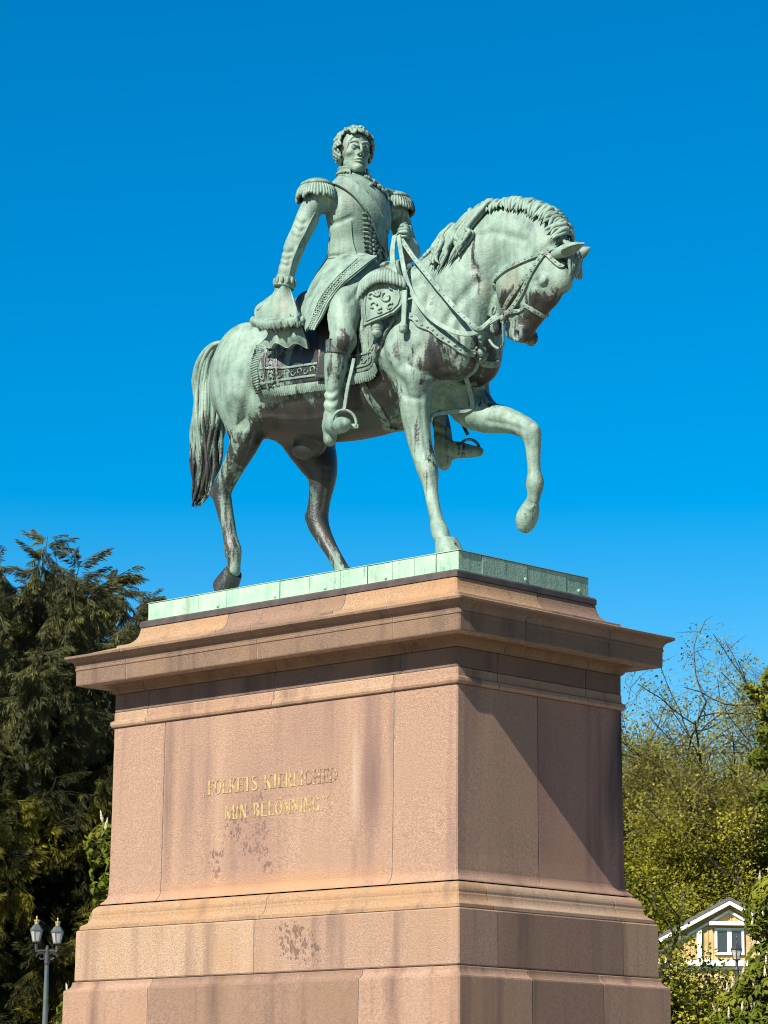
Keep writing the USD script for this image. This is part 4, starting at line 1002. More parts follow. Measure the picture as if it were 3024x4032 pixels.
bootR = [(tuple(kR), 0.098), ((0.228,-0.545,1.766), 0.096), ((0.218,-0.550,1.666), 0.090), ((0.203,-0.550,1.557), 0.074), ((0.191,-0.550,1.448), 0.064), ((0.184,-0.550,1.348), 0.064), ((0.173,-0.550,1.209), 0.064)]
R.chain(bootR, k=.04)
R.chain([((0.173,-0.550,1.199), 0.064), ((0.301,-0.620,1.166), 0.064), ((0.430,-0.690,1.142), 0.062), ((0.512,-0.735,1.126), 0.047)], k=.03)    # foot
R.chain([((0.163,-0.545,1.161), 0.057), ((0.159,-0.545,1.092), 0.051)], k=.02)                                                      # heel
# knee-flap of the tall boot and creases at the ankle
for q, yy in enumerate((590, 625, 660, 700, 745)):
    R.crease([low((0.103,-0.580,2.077), yy*.00099), low((0.243,-0.630,2.022), yy*.00099), low((0.325,-0.610,2.039), yy*.00099)], .014, .010 - .020*(q % 2))
def mir(p, dx=.10): return (p[0] + dx, -p[1], p[2])
legL = [((0.110,-0.160,2.536), .155)] + legR[1:]
R.chain([(mir(p, .02 + .02*i), r) for i, (p, r) in enumerate(legL)], k=.06)
R.chain([(mir(legR[-1][0], .10), 0.098), ((0.222,0.560,1.592), 0.086), ((0.293,0.565,1.445), 0.072), ((0.326,0.565,1.327), 0.072), ((0.343,0.560,1.199), 0.074), ((0.356,0.555,1.106), 0.064)], k=.04)
R.chain([((0.343,0.560,1.176), 0.070), ((0.455,0.600,1.166), 0.068), ((0.561,0.630,1.144), 0.053), ((0.638,0.650,1.133), 0.039)], k=.03)
R.chain([((0.348,0.555,1.107), 0.057), ((0.351,0.555,1.059), 0.053)], k=.02)
for q, yy in enumerate((690, 730, 770, 810)):
    R.crease([low((0.274,0.500,2.166), yy*.00108), low((0.394,0.500,2.127), yy*.00108), low((0.487,0.520,2.135), yy*.00108)], .014, .010 - .020*(q % 2))
# coat seams and folds: sleeve seam, elbow creases, armpit, waist
R.crease([(-0.087,-0.500,2.934), (-0.117,-0.550,2.808), (-0.161,-0.580,2.698), (-0.193,-0.600,2.590), (-0.223,-0.600,2.485)], .010, -0.017)
for yy, sk in ((1040, 20), (1075, 34), (1110, 26), (960, 40), (900, 30)):
    R.crease([low((-0.293,-0.560,3.847), yy*.00096), low((-0.189,-0.580,3.817), (yy+sk)*.00096), low((-0.136,-0.550,3.812), (yy+sk*.6)*.00096)], .016, 0.017)
for yy in (1180, 1240, 1290):
    R.crease([low((-0.427,-0.580,3.874), yy*.00096), low((-0.312,-0.610,3.820), yy*.00096), low((-0.258,-0.580,3.827), yy*.00096)], .016, 0.014)
R.crease([(-0.127,-0.380,3.135), (-0.125,-0.360,3.037), (-0.190,-0.300,2.962)], .03, 0.037)
R.crease([(-0.188,-0.280,2.952), (-0.058,-0.280,2.955), (0.095,-0.270,2.975)], .018, 0.020)
R.crease([(-0.189,-0.240,2.705), (-0.037,-0.270,2.683), (0.140,-0.270,2.667), (0.266,-0.220,2.667)], .012, 0.017)              # waist seam
R.crease([(0.309,-0.400,2.393), (0.291,-0.450,2.346), (0.185,-0.450,2.327)], .020, 0.017)
R.crease([(0.311,-0.360,2.342), (0.323,-0.440,2.252), (0.309,-0.500,2.183)], .020, 0.014)
R.crease([(0.024,-0.450,2.268), (0.132,-0.530,2.101), (0.201,-0.570,1.961)], .014, -0.017)
VR, FR_ = R.mesh()
r_blobs = [((.44, -.62, 1.82), (.12, .16, .30), .8), ((.30, -.25, 2.75), (.12, .2, .12), .3), ((.05, -.45, 2.75), (.1, .1, .25), .2), ((.20, .16, 2.98), (.14, .18, .4), .42), ((.10, -.02, 2.62), (.2, .14, .1), .35), ((.30, -.60, 1.62), (.14, .15, .2), .35), ((.25, .6, 1.5), (.4, .2, .8), .5), ((.40, .1, 2.55), (.25, .35, .25), .5), ((.05, .48, 2.9), (.3, .2, .5), .45), ((.35, .3, 3.1), (.2, .2, .35), .35)]  # patches on the rider's left put shade into the bronze; others are bare
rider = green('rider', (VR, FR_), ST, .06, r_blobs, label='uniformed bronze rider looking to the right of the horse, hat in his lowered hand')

def rsnap(pts, lift=0.0):
    return RT.snap(np.array(pts, float), lift)[0]
# hands
def finger(C, pts, r0, r1):
    n = len(pts)
    C.chain([(p, r0 + (r1 - r0)*i/(n-1)) for i, p in enumerate(pts)], k=.006, sub=3)
def hand_mesh(W, across, along, normal, curl, s=1.0, thumb=1):
    """a fist-like hand: wrist at W, knuckles 'along', fingers bending towards -normal; returns a mesh"""
    W, ac, al, no = (np.asarray(x, float) for x in (W, across, along, normal))
    ac, al, no = (x/np.linalg.norm(x) for x in (ac, al, no))
    C = Clay(W - .24*s, W + .24*s, .0055)
    palm = W + al*.07*s
    C.chain([(tuple(W - al*.03*s), .040*s), (tuple(W + al*.02*s), .040*s)], k=.01)
    for j in range(4):
        o = ac*(j - 1.5)*.027*s
        C.chain([(tuple(W + al*.01*s + o*.7), .028*s), (tuple(W + al*.115*s + o), .022*s)], k=.025)
        k0 = W + al*(.12 - .006*abs(j - 1.3))*s + o
        ln = (.055, .062, .058, .046)[j]*s
        p = [tuple(k0)]; d = al.copy(); q = k0.copy()
        for b in range(3):
            ang = curl*(b + .6)
            d = al*math.cos(ang) - no*math.sin(ang)
            q = q + d*ln*(1, .75, .6)[b]
            p.append(tuple(q))
        finger(C, p, .0155*s, .0115*s)
    t0 = W + al*.03*s + ac*thumb*.045*s
    finger(C, [tuple(t0), tuple(t0 + al*.045*s + ac*thumb*.028*s - no*.012*s), tuple(t0 + al*.085*s + ac*thumb*.016*s - no*.040*s), tuple(t0 + al*.10*s - no*.065*s)], .020*s, .013*s)
    return C.mesh()
wR = np.array((-0.390,-0.545,2.414))
green('hand', hand_mesh(wR, (.75, .6, .1), (-.10, -.05, -1.0), (.45, -.85, .1), .62, 1.12, -1), rider, .1)
wL = np.array((0.373,0.040,2.806))
green('hand', hand_mesh(wL, (.0, .0, 1.0), (.85, -.40, .05), (.40, .85, .0), 1.25, 1.1, 1), rider, .15)

# raised seams of sleeve and coat
def seam(pts, r, base=.2, clay=None):
    P_ = (clay or R).snap(spline(np.array(pts, float), 8), 0.002)[0]
    for _ in range(3):
        P_[1:-1] = .25*P_[:-2] + .5*P_[1:-1] + .25*P_[2:]
    green('seam', tube(P_, r, 6), rider, base)
seam([(-0.080,-0.460,3.003), (-0.087,-0.500,2.924), (-0.103,-0.550,2.800), (-0.154,-0.580,2.697), (-0.189,-0.600,2.589), (-0.223,-0.600,2.475)], .008)
seam([(-0.132,-0.330,2.943), (-0.176,-0.270,2.854), (-0.164,-0.250,2.764), (-0.177,-0.250,2.701)], .007)
seam([(-0.177,-0.250,2.698), (-0.027,-0.280,2.670), (0.140,-0.270,2.657), (0.261,-0.200,2.668)], .010)
seam([(0.066,-0.240,2.963), (0.082,-0.240,2.838), (0.134,-0.250,2.678)], .006)
# cuffs
def cuff(c, d, r, w):
    d = np.asarray(d, float)/np.linalg.norm(d)
    return tube(np.asarray(c) + d*np.array([-.5, -.42, -.38, .38, .42, .5])[:, None]*w, [r*.94, r*1.02, r, r*1.05, r*1.09, r*1.0], 20)
ms = [cuff((-0.376,-0.535,2.464), np.array((-0.379,-0.540,2.438)) - np.array((-0.365,-0.525,2.540)), .080, .10)]
for a in np.linspace(0, 2*np.pi, 12, endpoint=False):
    c = np.array((-0.376,-0.535,2.464)) + .083*np.array([math.cos(a), math.sin(a), .0]); v, f = tri(Manifold.sphere(.016, 8).scale((1, 1, 2.2))); ms.append((v + c, f))
green('cuff', cat(ms), rider, .12)

for c, d_ in (((0.236,-0.540,1.806), np.array((0.228,-0.545,1.766)) - np.array((0.241,-0.535,1.888))), (mir((0.236,-0.540,1.806)), (.02, 0, -.2))):
    v, f = cuff(c, -np.asarray(d_), .104, .115)
    green('boot_top', (v, f), rider, .5, smooth=35)
# coat skirts over the thighs
def sheet(A, B, th, n=24, m_=14, bulge=0.0, bdir=(0, 0, 0)):
    A, B = spline(np.asarray(A, float), 12), spline(np.asarray(B, float), 12)
    ta, tb = np.linspace(0, 1, len(A)), np.linspace(0, 1, len(B)); t = np.linspace(0, 1, n)
    A = np.stack([np.interp(t, ta, A[:, i]) for i in range(3)], 1); B = np.stack([np.interp(t, tb, B[:, i]) for i in range(3)], 1)
    s = np.linspace(0, 1, m_)[None, :, None]
    G = A[:, None]*(1 - s) + B[:, None]*s + np.sin(np.pi*s)*bulge*np.asarray(bdir)
    du = np.gradient(G, axis=0); dv = np.gradient(G, axis=1)
    N = np.cross(du, dv); N /= np.linalg.norm(N, axis=2, keepdims=True) + 1e-9
    V0, V1 = (G + N*th/2).reshape(-1, 3), (G - N*th/2).reshape(-1, 3)
    F = []
    for i in range(n-1):
        for j in range(m_-1):
            a, b, c, d = i*m_+j, i*m_+j+1, (i+1)*m_+j+1, (i+1)*m_+j
            F += [(a, c, b), (a, d, c)]
    F = np.array(F); k = len(V0)
    G2 = F[:, ::-1] + k
    ring = [i*m_ for i in range(n)] + [(n-1)*m_ + j for j in range(1, m_)] + [i*m_ + m_-1 for i in range(n-2, -1, -1)] + [j for j in range(m_-2, 0, -1)]
    E_ = []
    for i in range(len(ring)):
        a, b = ring[i], ring[(i+1) % len(ring)]
        E_ += [(a, b, b+k), (a, b+k, a+k)]
    return (np.vstack([V0, V1]), np.vstack([F, G2, np.array(E_)])), A, B
frontR = [(0.283,-0.160,2.627), (0.320,-0.330,2.511), (0.287,-0.460,2.394), (0.213,-0.520,2.296), (0.140,-0.560,2.182), (0.101,-0.600,2.062), (0.049,-0.620,1.974)]
backR = [(-0.222,-0.200,2.721), (-0.258,-0.260,2.608), (-0.272,-0.320,2.495), (-0.279,-0.380,2.372), (-0.272,-0.440,2.247), (-0.203,-0.500,2.120), (-0.093,-0.560,2.003)]
sk, fa, ba = sheet(frontR, backR, .022, 40, 20, .055, (.3, -.8, .1))
sk = (sk[0] + .004*np.sin(sk[0][:, [0]]*40 + sk[0][:, [2]]*15)*np.array([[.3, -.8, 0]]), sk[1])
skirt = green('coat_skirt', sk, rider, .08, label='right coat skirt with embroidered edge spread over the thigh')
skl, _, _ = sheet([mirror(p) for p in backR], [mirror(p) for p in frontR], .022, 30, 14, .055, (.3, .8, .1))
green('coat_skirt', skl, rider, .25, label='left coat skirt')
ms = []
off = np.array([-.012, -.02, 0])
fo = fa + (ba - fa)*.03 + off; fi = fa + (ba - fa)*.20 + off + np.array([.0, -.03, .01])
ms.append(tube(fo, .009, 6)); ms.append(tube(fi, .007, 6))
for i in range(2, 39, 1):
    for q in (.30, .68):
        c = fo[i]*(1 - q) + fi[i]*q
        a = np.linspace(0, 5.0, 9) + (i % 2)*1.6
        t = fa[min(39, i+1)] - fa[i-1]; t /= np.linalg.norm(t); b = (fi[i] - fo[i]); b /= np.linalg.norm(b) + 1e-9
        ms.append(tube(c + .013*(1 - a[:, None]/9)*(np.cos(a)[:, None]*t + np.sin(a)[:, None]*b), .0055, 5))
green('embroidered_border', cat(ms), skirt, .25)
# saddle flap behind the thigh, its shade painted in as dark bronze
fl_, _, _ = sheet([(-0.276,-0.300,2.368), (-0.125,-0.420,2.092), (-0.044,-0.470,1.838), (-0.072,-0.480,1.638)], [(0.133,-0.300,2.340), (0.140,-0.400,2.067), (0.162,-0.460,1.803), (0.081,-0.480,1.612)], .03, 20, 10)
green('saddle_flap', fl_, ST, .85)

# sash
def on_rider(pts, lift):
    return RT.snap(spline(np.array(pts, float), 8), lift)
sash_pts = [(-0.178,-0.220,3.329), (-0.082,-0.190,3.263), (0.012,-0.130,3.144), (0.072,-0.050,3.032), (0.096,0.040,2.920), (0.077,0.140,2.824), (0.063,0.220,2.732)]
sash_pts = [tuple(np.array(p) + [.04, 0, 0]) for p in sash_pts]
rb, Ps, Ns, Ss = ribbon(rsnap(sash_pts), .125, .016, RT, .010, 12)
sash = green('sash', rb, rider, .10, label='broad sash across the chest')
for s in (-1, 1):
    green('sash_edge', tube(Ps + Ss*s*.058 + Ns*.016, .007, 6), sash, .45)

# collar, medals, buttons, lace
ms = []
ang = np.linspace(-2.55, 2.55, 30)
HA = math.radians(-24)
nb, nt = np.array((-0.136,0.000,3.342)), np.array((-0.143,0.000,3.477))
ring = lambda c, r, tilt: np.stack([c[0] + r*np.cos(ang + HA + math.pi), c[1] + r*np.sin(ang + HA + math.pi), c[2] + tilt*np.cos(ang + HA + math.pi)], 1)
A0, A1 = ring(nb, .128, -.03), ring(nt, .124, -.012)
cl, _, _ = sheet(A0, A1, .016, 40, 6)
ms.append(cl)
ms.append(tube(A1, .011, 6)); ms.append(tube(A0, .010, 6))
for i in range(1, 29):
    for h in (.3, .65):
        c = A0[i]*(1-h) + A1[i]*h + np.array([.012*math.cos(ang[i] + HA + math.pi), .012*math.sin(ang[i] + HA + math.pi), 0])
        v, f = tri(Manifold.sphere(.014, 8).scale((1, 1, .75))); ms.append((v + c, f))
green('collar', cat(ms), rider, .42, label='high embroidered collar')
ms = []
def bead(p, r, lift=.006, sc=(1, 1, 1)):
    q = rsnap([p], lift)[0]
    v, f = tri(Manifold.sphere(r, 8).scale(sc)); ms.append((v + q, f))
for i in range(26):                                            # order chain over the chest
    u = i/25
    p = np.array((-0.049,-0.020,3.349))*(1-u)**2 + 2*u*(1-u)*np.array((-0.049,0.060,3.276)) + u*u*np.array((-0.010,0.220,3.264))
    bead(p + [.03, 0, 0], .012 + .008*rng.random(), .012)
for i in range(16):
    u = i/15
    bead(np.array((-0.019,0.000,3.285))*(1-u) + np.array((-0.009,0.140,3.198))*u + [.03, .03*rng.standard_normal(), .02*rng.standard_normal()], .017*(.7 + .5*rng.random()), .012)
for p in ((0.012,0.240,3.233), (0.020,0.240,3.169), (0.030,0.240,3.105)):
    bead(np.array(p) + [.03, 0, 0], .022, .012, (1, 1, 1.5))
green('medal_chain', cat(ms), rider, .42, label='chain of orders over the left breast')
ms = []
for i in range(9):                                              # leaf lace beside the buttons
    u = i/8
    c = np.array((0.026,-0.030,3.021))*(1-u) + np.array((0.122,-0.020,2.717))*u + [.02, 0, 0]
    for s in (-1, 1):
        a = rsnap([c + [0, s*.012, 0], c + [0, s*.05, .018], c + [0, s*.10, .012]], .008)
        ms.append(tube(spline(a, 4), [.010, .014, .015, .016, .015, .014, .012, .010, .006], 6))
    bead(c, .018, .010)
green('button_lace', cat(ms), rider, .45, label='buttons and leaf lace down the front')
ms = []
for i in range(15):
    u = i/14
    c = np.array((0.122,-0.020,2.707))*(1-u) + np.array((0.145,0.120,2.642))*u
    bead(c + np.array([.02, 0, .02*math.sin(i)]), .018, .008)
for i in range(12):
    u = i/11
    bead(np.array((0.128,0.000,2.884))*(1-u) + np.array((0.139,0.040,2.758))*u + [.02, .04*math.sin(i*2.), 0], .022, .008)
green('belt_clasp', cat(ms), rider, .5)

# epaulettes
def epaulette(c, s, base):
    c = np.asarray(c, float)
    ms = []
    v, f = tri(Manifold.sphere(1, 32).scale((.120, .116, .048))); ms.append((v + c + [0, 0, .0], f))
    v, f = tri(Manifold.sphere(1, 32).scale((.088, .175, .040))); ms.append((v + c + [0, -s*.085, .004], f))
    a = np.linspace(0, 2*np.pi, 40)
    ms.append(tube(np.stack([c[0] + .122*np.cos(a), c[1] + .118*np.sin(a), np.full(40, c[2] - .006)], 1), .016, 7, caps=False))
    ep = green('epaulette', cat(ms), rider, base)
    ms = []
    for a in np.linspace(-2.5, 2.5, 34):
        d = np.array([math.sin(a), s*math.cos(a), 0])
        drop = .115 + .012*rng.standard_normal()
        p0 = c + d*.114 + [0, 0, -.015]
        ms.append(tube(spline([p0, p0 + d*.030 + [0, 0, -.035], p0 + d*.042 + [0, 0, -.075], p0 + d*.048 + [0, 0, -drop]], 3), np.interp(np.linspace(0, 1, 10), [0, .2, .9, 1], [.008, .014, .016, .010]), 7))
    green('fringe', cat(ms), ep, base + .06)
epaulette((-0.202,-0.360,3.282), -1, .12)
epaulette((-0.040,0.370,3.317), 1, .45)

# ---- head
head_o = np.array((-0.114,-0.020,3.604))
HY = math.radians(-27)
Fh, Lh, Uh = np.array([math.cos(HY), math.sin(HY), 0.02]), np.array([-math.sin(HY), math.cos(HY), 0]), np.array([0, 0, 1.0])
hp = lambda f, l, u: tuple(head_o + (Fh*f + Lh*l + Uh*u)*1.10)
AX = [Fh, Lh, Uh]
C = Clay(head_o - [.24, .24, .36], head_o + [.24, .24, .24], .0042)
C.ball(hp(-.020, 0, .050), (.135, .112, .140), k=.02, axes=AX)
C.ball(hp(.030, 0, -.045), (.094, .092, .128), k=.03, axes=AX)
C.chain([(hp(.02, .062, -.085), .034), (hp(.085, .022, -.142), .024)], k=.03); C.chain([(hp(.02, -.062, -.085), .034), (hp(.085, -.022, -.142), .024)], k=.03)
C.ball(hp(.094, 0, -.126), (.032, .036, .028), k=.022, axes=AX)
C.chain([(hp(-.03, 0, -.08), .085), (hp(-.035, 0, -.20), .085), (hp(-.03, 0, -.28), .09)], k=.03)
C.chain([(hp(.108, -.074, .049), .010), (hp(.130, -.046, .052), .0145), (hp(.133, -.018, .046), .0130), (hp(.131, 0, .042), .011), (hp(.133, .018, .046), .0130), (hp(.130, .046, .052), .0145), (hp(.108, .074, .049), .010)], k=.014)
for s in (-1, 1):
    C.ball(hp(.146, s*.043, .026), (.050, .032, .0185), k=.018, op='cut', axes=AX)
    C.ball(hp(.0955, s*.043, .021), .0210, k=.003)
    C.ball(hp(.128, s*.024, .024), (.014, .009, .015), k=.012, op='cut', axes=AX)
    C.line([hp(.104, s*.066, .020), hp(.115, s*.045, .033), hp(.108, s*.024, .022)], .0050, -.008)
    C.line([hp(.104, s*.062, .015), hp(.112, s*.045, .007), hp(.106, s*.026, .015)], .005, -.004)
    C.line([hp(.104, s*.068, .030), hp(.116, s*.046, .042), hp(.110, s*.026, .034)], .0045, .005)
    C.ball(hp(.076, s*.066, -.018), (.034, .028, .026), k=.03, axes=AX)
    C.chain([(hp(.132, s*.013, -.034), .0120), (hp(.122, s*.019, -.037), .0105)], k=.012)
    C.line([hp(.118, s*.030, -.040), hp(.110, s*.044, -.062), hp(.100, s*.049, -.084)], .008, .006)
    C.ball(hp(-.012, s*.118, -.012), (.030, .014, .042), k=.008, axes=AX); C.ball(hp(-.006, s*.130, -.006), (.016, .012, .026), k=.008, op='cut', axes=AX)
C.chain([(hp(.124, 0, .050), .0115), (hp(.142, 0, .016), .0115), (hp(.158, 0, -.018), .0130), (hp(.153, 0, -.031), .0138)], k=.016)
C.ball(hp(.146, .010, -.043), .007, k=.004, op='cut'); C.ball(hp(.146, -.010, -.043), .007, k=.004, op='cut')
C.chain([(hp(.106, -.031, -.076), .007), (hp(.120, -.010, -.069), .010), (hp(.122, 0, -.071), .009), (hp(.120, .010, -.069), .010), (hp(.106, .031, -.076), .007)], k=.008)
C.chain([(hp(.104, -.026, -.083), .007), (hp(.117, 0, -.089), .012), (hp(.104, .026, -.083), .007)], k=.008)
C.line([hp(.106, -.037, -.080), hp(.121, -.012, -.0785), hp(.125, 0, -.080), hp(.121, .012, -.0785), hp(.106, .037, -.080)], .0045, .010)
C.line([hp(.112, -.020, -.104), hp(.116, 0, -.106), hp(.112, .020, -.104)], .008, .005)
C.line([hp(.134, 0, -.048), hp(.126, 0, -.063)], .005, .003)
head = green('head', C.mesh(), rider, .06, [(hp(0, .16, -.02), (.14, .14, .2), .3)])
C2 = Clay(head_o - [.26, .26, .30], head_o + [.26, .26, .28], .0055)
k = 0
for i in range(330):
    u = (i + .5)/330
    el = math.asin(1 - 1.75*u); az = i*2.39996
    d = np.array([math.cos(el)*math.cos(az), math.cos(el)*math.sin(az), math.sin(el)])
    front = d[0] > .42
    zc = d[2]*.150 + .050
    if front and zc < .132: continue
    if abs(d[0]) <= .42 and d[0] > .02 and zc < -.05: continue
    if d[0] > .15 and zc < .035: continue
    if zc < -.115: continue
    lat = .128 + (.010 if d[2] < .5 else 0)
    c = np.array([d[0]*.148 - .022, d[1]*lat, zc])
    if front: c += [.004, 0, .004]
    r = .017 + .007*rng.random()
    c = c*(1 + .04*rng.standard_normal())
    tdir = np.array([-d[1], d[0], 0]) + .5*rng.standard_normal(3); tdir -= d*(tdir @ d); tdir /= np.linalg.norm(tdir) + 1e-9
    b = np.cross(d, tdir)
    aa = np.linspace(0, 4.4, 6); rr = .017
    pts = [(hp(*(c + rr*(math.cos(q)*tdir + math.sin(q)*b)*(1 - q/9) + d*.006*q/4.4)), .0105 + .003*rng.random()) for q in aa]
    C2.chain(pts, k=.004, sub=2)
C2.ball(hp(-.024, 0, .052), (.147, .126, .152), k=.008, axes=AX)
fm = (hp(.20, 0, -.045), (.215, .135, .165))
C2.ball(hp(.135, 0, -.006), (.118, .112, .140), k=.012, op='cut', axes=AX)
C2.ball(hp(.03, 0, -.12), (.13, .125, .075), k=.012, op='cut', axes=AX)
green('hair', C2.mesh(), head, .20, label='short curled hair')

# ---- bicorne hat held upside down by its brim
ms = []
up_, _, _ = sheet([(-0.364,-0.550,2.408), (-0.433,-0.570,2.376), (-0.542,-0.585,2.328), (-0.627,-0.600,2.278), (-0.607,-0.600,2.165)], [(-0.330,-0.550,2.406), (-0.294,-0.550,2.348), (-0.241,-0.560,2.266), (-0.192,-0.570,2.184), (-0.163,-0.580,2.096)], .035, 26, 18, .07, (.5, -.8, 0))
green('hat', up_, rider, .04, label='cocked hat with feather trim held in the lowered right hand')
hat = stage.GetPrimAtPath(str(rider.GetPath()) + '/hat')
green('hat_fold', tube(spline(np.array([(-0.349,-0.585,2.382), (-0.433,-0.610,2.332), (-0.509,-0.630,2.282), (-0.584,-0.625,2.261)]), 6), np.linspace(.010, .016, 19), 8), hat, .1)
ms = []
fe = spline(np.array([(-0.633,-0.600,2.180), (-0.549,-0.615,2.139), (-0.436,-0.630,2.109), (-0.301,-0.640,2.088), (-0.191,-0.640,2.081), (-0.113,-0.620,2.094)]), 8)
for i in range(0, len(fe)):
    for q in range(3):
        c = fe[i] + .014*rng.standard_normal(3)
        v, f = tri(Manifold.sphere(.024, 10).scale((.75, .75, 1.25))); a = rng.random()*3
        ms.append((v + c + [0, 0, .012*(q-1)], f))
    tp = fe[i] + np.array([.008, -.028, -.025]) + .006*rng.standard_normal(3)
    ms.append(tube(spline([fe[i] + [0, -.02, .03], fe[i] + [.0, -.045, .0], tp + [.0, -.005, -.02]], 3), [.010, .016, .017, .017, .016, .013, .006], 6))
green('feather_trim', cat(ms), hat, .28)
lo_, _, _ = sheet([(-0.574,-0.550,2.129), (-0.520,-0.560,2.067), (-0.571,-0.550,2.017), (-0.616,-0.540,1.982), (-0.616,-0.540,1.972)], [(-0.173,-0.550,2.124), (-0.134,-0.560,2.025), (-0.099,-0.560,1.949), (-0.104,-0.540,1.899), (-0.111,-0.540,1.885)], .03, 26, 24, .05, (.4, -.8, 0))
v = lo_[0]; w = np.clip((np.array((-0.485,-0.500,2.103))[2] - v[:, 2])/.14, 0, 1.2)
lo_ = (v + (w*np.sin(v[:, 0]*30 + 1.0)*.035)[:, None]*np.array([[.5, -.8, .25]]), lo_[1])
green('hat_brim', lo_, hat, .10)

# ---- pistol holster with fringed cap
nh = np.array([.42, -.90, .05]); nh /= np.linalg.norm(nh)
hc = np.array((0.645,-0.470,2.114)); hx = np.cross([0, 0, 1.0], nh)*1.0; hx /= np.linalg.norm(hx); hz = np.cross(nh, hx)
def hol(pts2, th, lift=0.0, bulge=.04):
    """a shield cut from 2-d points (x right, y up, metres), bent round the front of the saddle"""
    pg_ = Polygon(pts2).buffer(0)
    e = trimesh.creation.extrude_polygon(pg_, th, engine='earcut').subdivide_to_size(.035)
    v = np.asarray(e.vertices)
    x, y, z = v.T
    bow = bulge*(1 - (x/.19)**2)
    return hc + x[:, None]*hx + y[:, None]*hz + (z + bow + lift)[:, None]*nh, np.asarray(e.faces)
sh = [(-.150, .17), (.160, .20), (.185, .02), (.165, -.05), (.11, -.11), (.0, -.155), (-.145, -.195), (-.158, -.12), (-.160, .0)]
holster = green('holster', hol(sh, .030), ST, .12, label='embroidered pistol holster with fringed cap in front of the saddle')
ins_ = [(x*.80, y*.80) for x, y in sh]
ms = []
def loop(pts2, r, lift):
    q = np.array(pts2 + pts2[:1]); x, y = q.T
    L_ = np.linspace(0, 1, 60); x, y = np.interp(L_, np.linspace(0, 1, len(q)), x), np.interp(L_, np.linspace(0, 1, len(q)), y)
    return tube(hc + x[:, None]*hx + y[:, None]*hz + (.030 + .04*(1 - (x/.19)**2) + lift)[:, None]*nh, r, 6)
ms += [loop([(x*.96, y*.96) for x, y in sh], .008, .003), loop(ins_, .007, .003)]
for cx, cy, r, a0, a1 in ((-.06, -.04, .035, 0, 5), (.05, .02, .045, 2, 7.2), (.08, -.06, .03, 1, 6), (-.02, .06, .03, 3, 8), (-.08, .04, .03, 0, 5), (.0, -.09, .025, 1, 6), (.09, .09, .025, 0, 5)):
    a = np.linspace(a0, a1, 16); rr = r*(1 - (a - a0)/8)
    x, y = cx + rr*np.cos(a), cy + rr*np.sin(a)
    ms.append(tube(hc + x[:, None]*hx + y[:, None]*hz + (.034 + .04*(1 - (x/.19)**2))[:, None]*nh, .010, 6))
green('embroidery', cat(ms), holster, .22)
ms = []
cap0 = hc + hz*.235
for i in range(17):
    u = (i/16 - .5)*2
    x = u*.178; yb = .115 + .03*(1 - u*u) - .07*u*u*(u < 0) - .01*abs(u)
    top = hc + hx*(x*.62) + hz*(.275 - .075*u*u) + nh*(.015)
    mid = hc + hx*(x*.92) + hz*(.215 - .05*u*u) + nh*(.045 + .055*(1 - u*u))
    bot = hc + hx*x*1.06 + hz*(yb - .015) + nh*(.055 + .055*(1 - u*u))
    ms.append(tube(spline([top, mid, bot], 6), np.interp(np.linspace(0, 1, 13), [0, .3, .9, 1], [.012, .018, .021, .012]), 7))
green('holster_cap', cat(ms), holster, .12, label='fluted fringed cap of the holster')
kb = np.array((0.611,-0.500,1.924))
green('pistol_butt', lathe([(.012, -.085), (.035, -.07), (.045, -.045), (.036, -.030), (.050, -.018), (.052, .012), (.044, .022), (.047, .045), (.038, .075)], 16, kb), holster, .2)

# ---- stirrups
def stirrup(base, c, u, w, rx, rz, leather, bar):
    c, u, w = np.asarray(c), np.asarray(u), np.asarray(w)
    a = np.linspace(-.25, math.pi + .25, 26)
    ms = [tube(c + np.cos(a)[:, None]*u*rx + np.sin(a)[:, None]*w*rz, .012, 8)]
    pts = [c + u*x*rx + w*(-.25)*rz for x in (-1.15, 0, 1.15)]
    ms.append(tube(np.array(pts), .020, 8, flat=.45, flat_dir=np.cross(u, w)))
    p = green('stirrup', cat(ms), ST, base)
    rb = ribbon(leather, .028, .012, None, 0, 8, normal=(.5, -.85, .1))[0]
    green('stirrup_leather', rb, p, base + .1, smooth=35)
stirrup(.12, (0.425,-0.660,1.163), (.72, .69, 0), (.0, -.08, 1.0), .092, .100, [(0.464,-0.600,1.673), (0.467,-0.630,1.566), (0.448,-0.650,1.435), (0.432,-0.660,1.306), (0.428,-0.665,1.261)], None)
stirrup(.5, (0.587,0.600,1.157), (.35, .93, 0), (.0, .05, 1.0), .085, .075, [(0.467,0.520,1.499), (0.520,0.560,1.396), (0.574,0.590,1.269)], None)

# ---------------------------------------------------------------- trees
def leaf_material(name, c0, c1, trans=0.35, scale=1.1):
    return mat(name, {'g': ('geometry', {}), 'n': ('noise_texture', {'scale': scale, 'detail': 3.0}), 'ma': ('math', {'math_type': 'multiply_add', 'value2': 0.55}), 'hf': ('math', {'math_type': 'multiply_add', 'value2': 0.9, 'value3': -0.22}),
                      'r': ('rgb_ramp', {'ramp': [(0.2, c0), (0.8, c1)]}), 'd': ('principled_bsdf', {'roughness': 0.65, 'specular_ior_level': 0.15}), 't': ('translucent_bsdf', {}), 'x': ('mix_closure', {'fac': trans})},
               [('g.position', 'n.vector'), ('n.fac', 'hf.value1'), ('g.random_per_island', 'ma.value1'), ('hf.value', 'ma.value3'), ('ma.value', 'r.fac'), ('r.color', 'd.base_color'), ('r.color', 't.color'), ('d.BSDF', 'x.closure1'), ('t.BSDF', 'x.closure2')], surface='x.closure')
SPRUCE = leaf_material('spruce_needles', (0.018, 0.020, 0.004), (0.36, 0.31, 0.022), 0.25, .9)
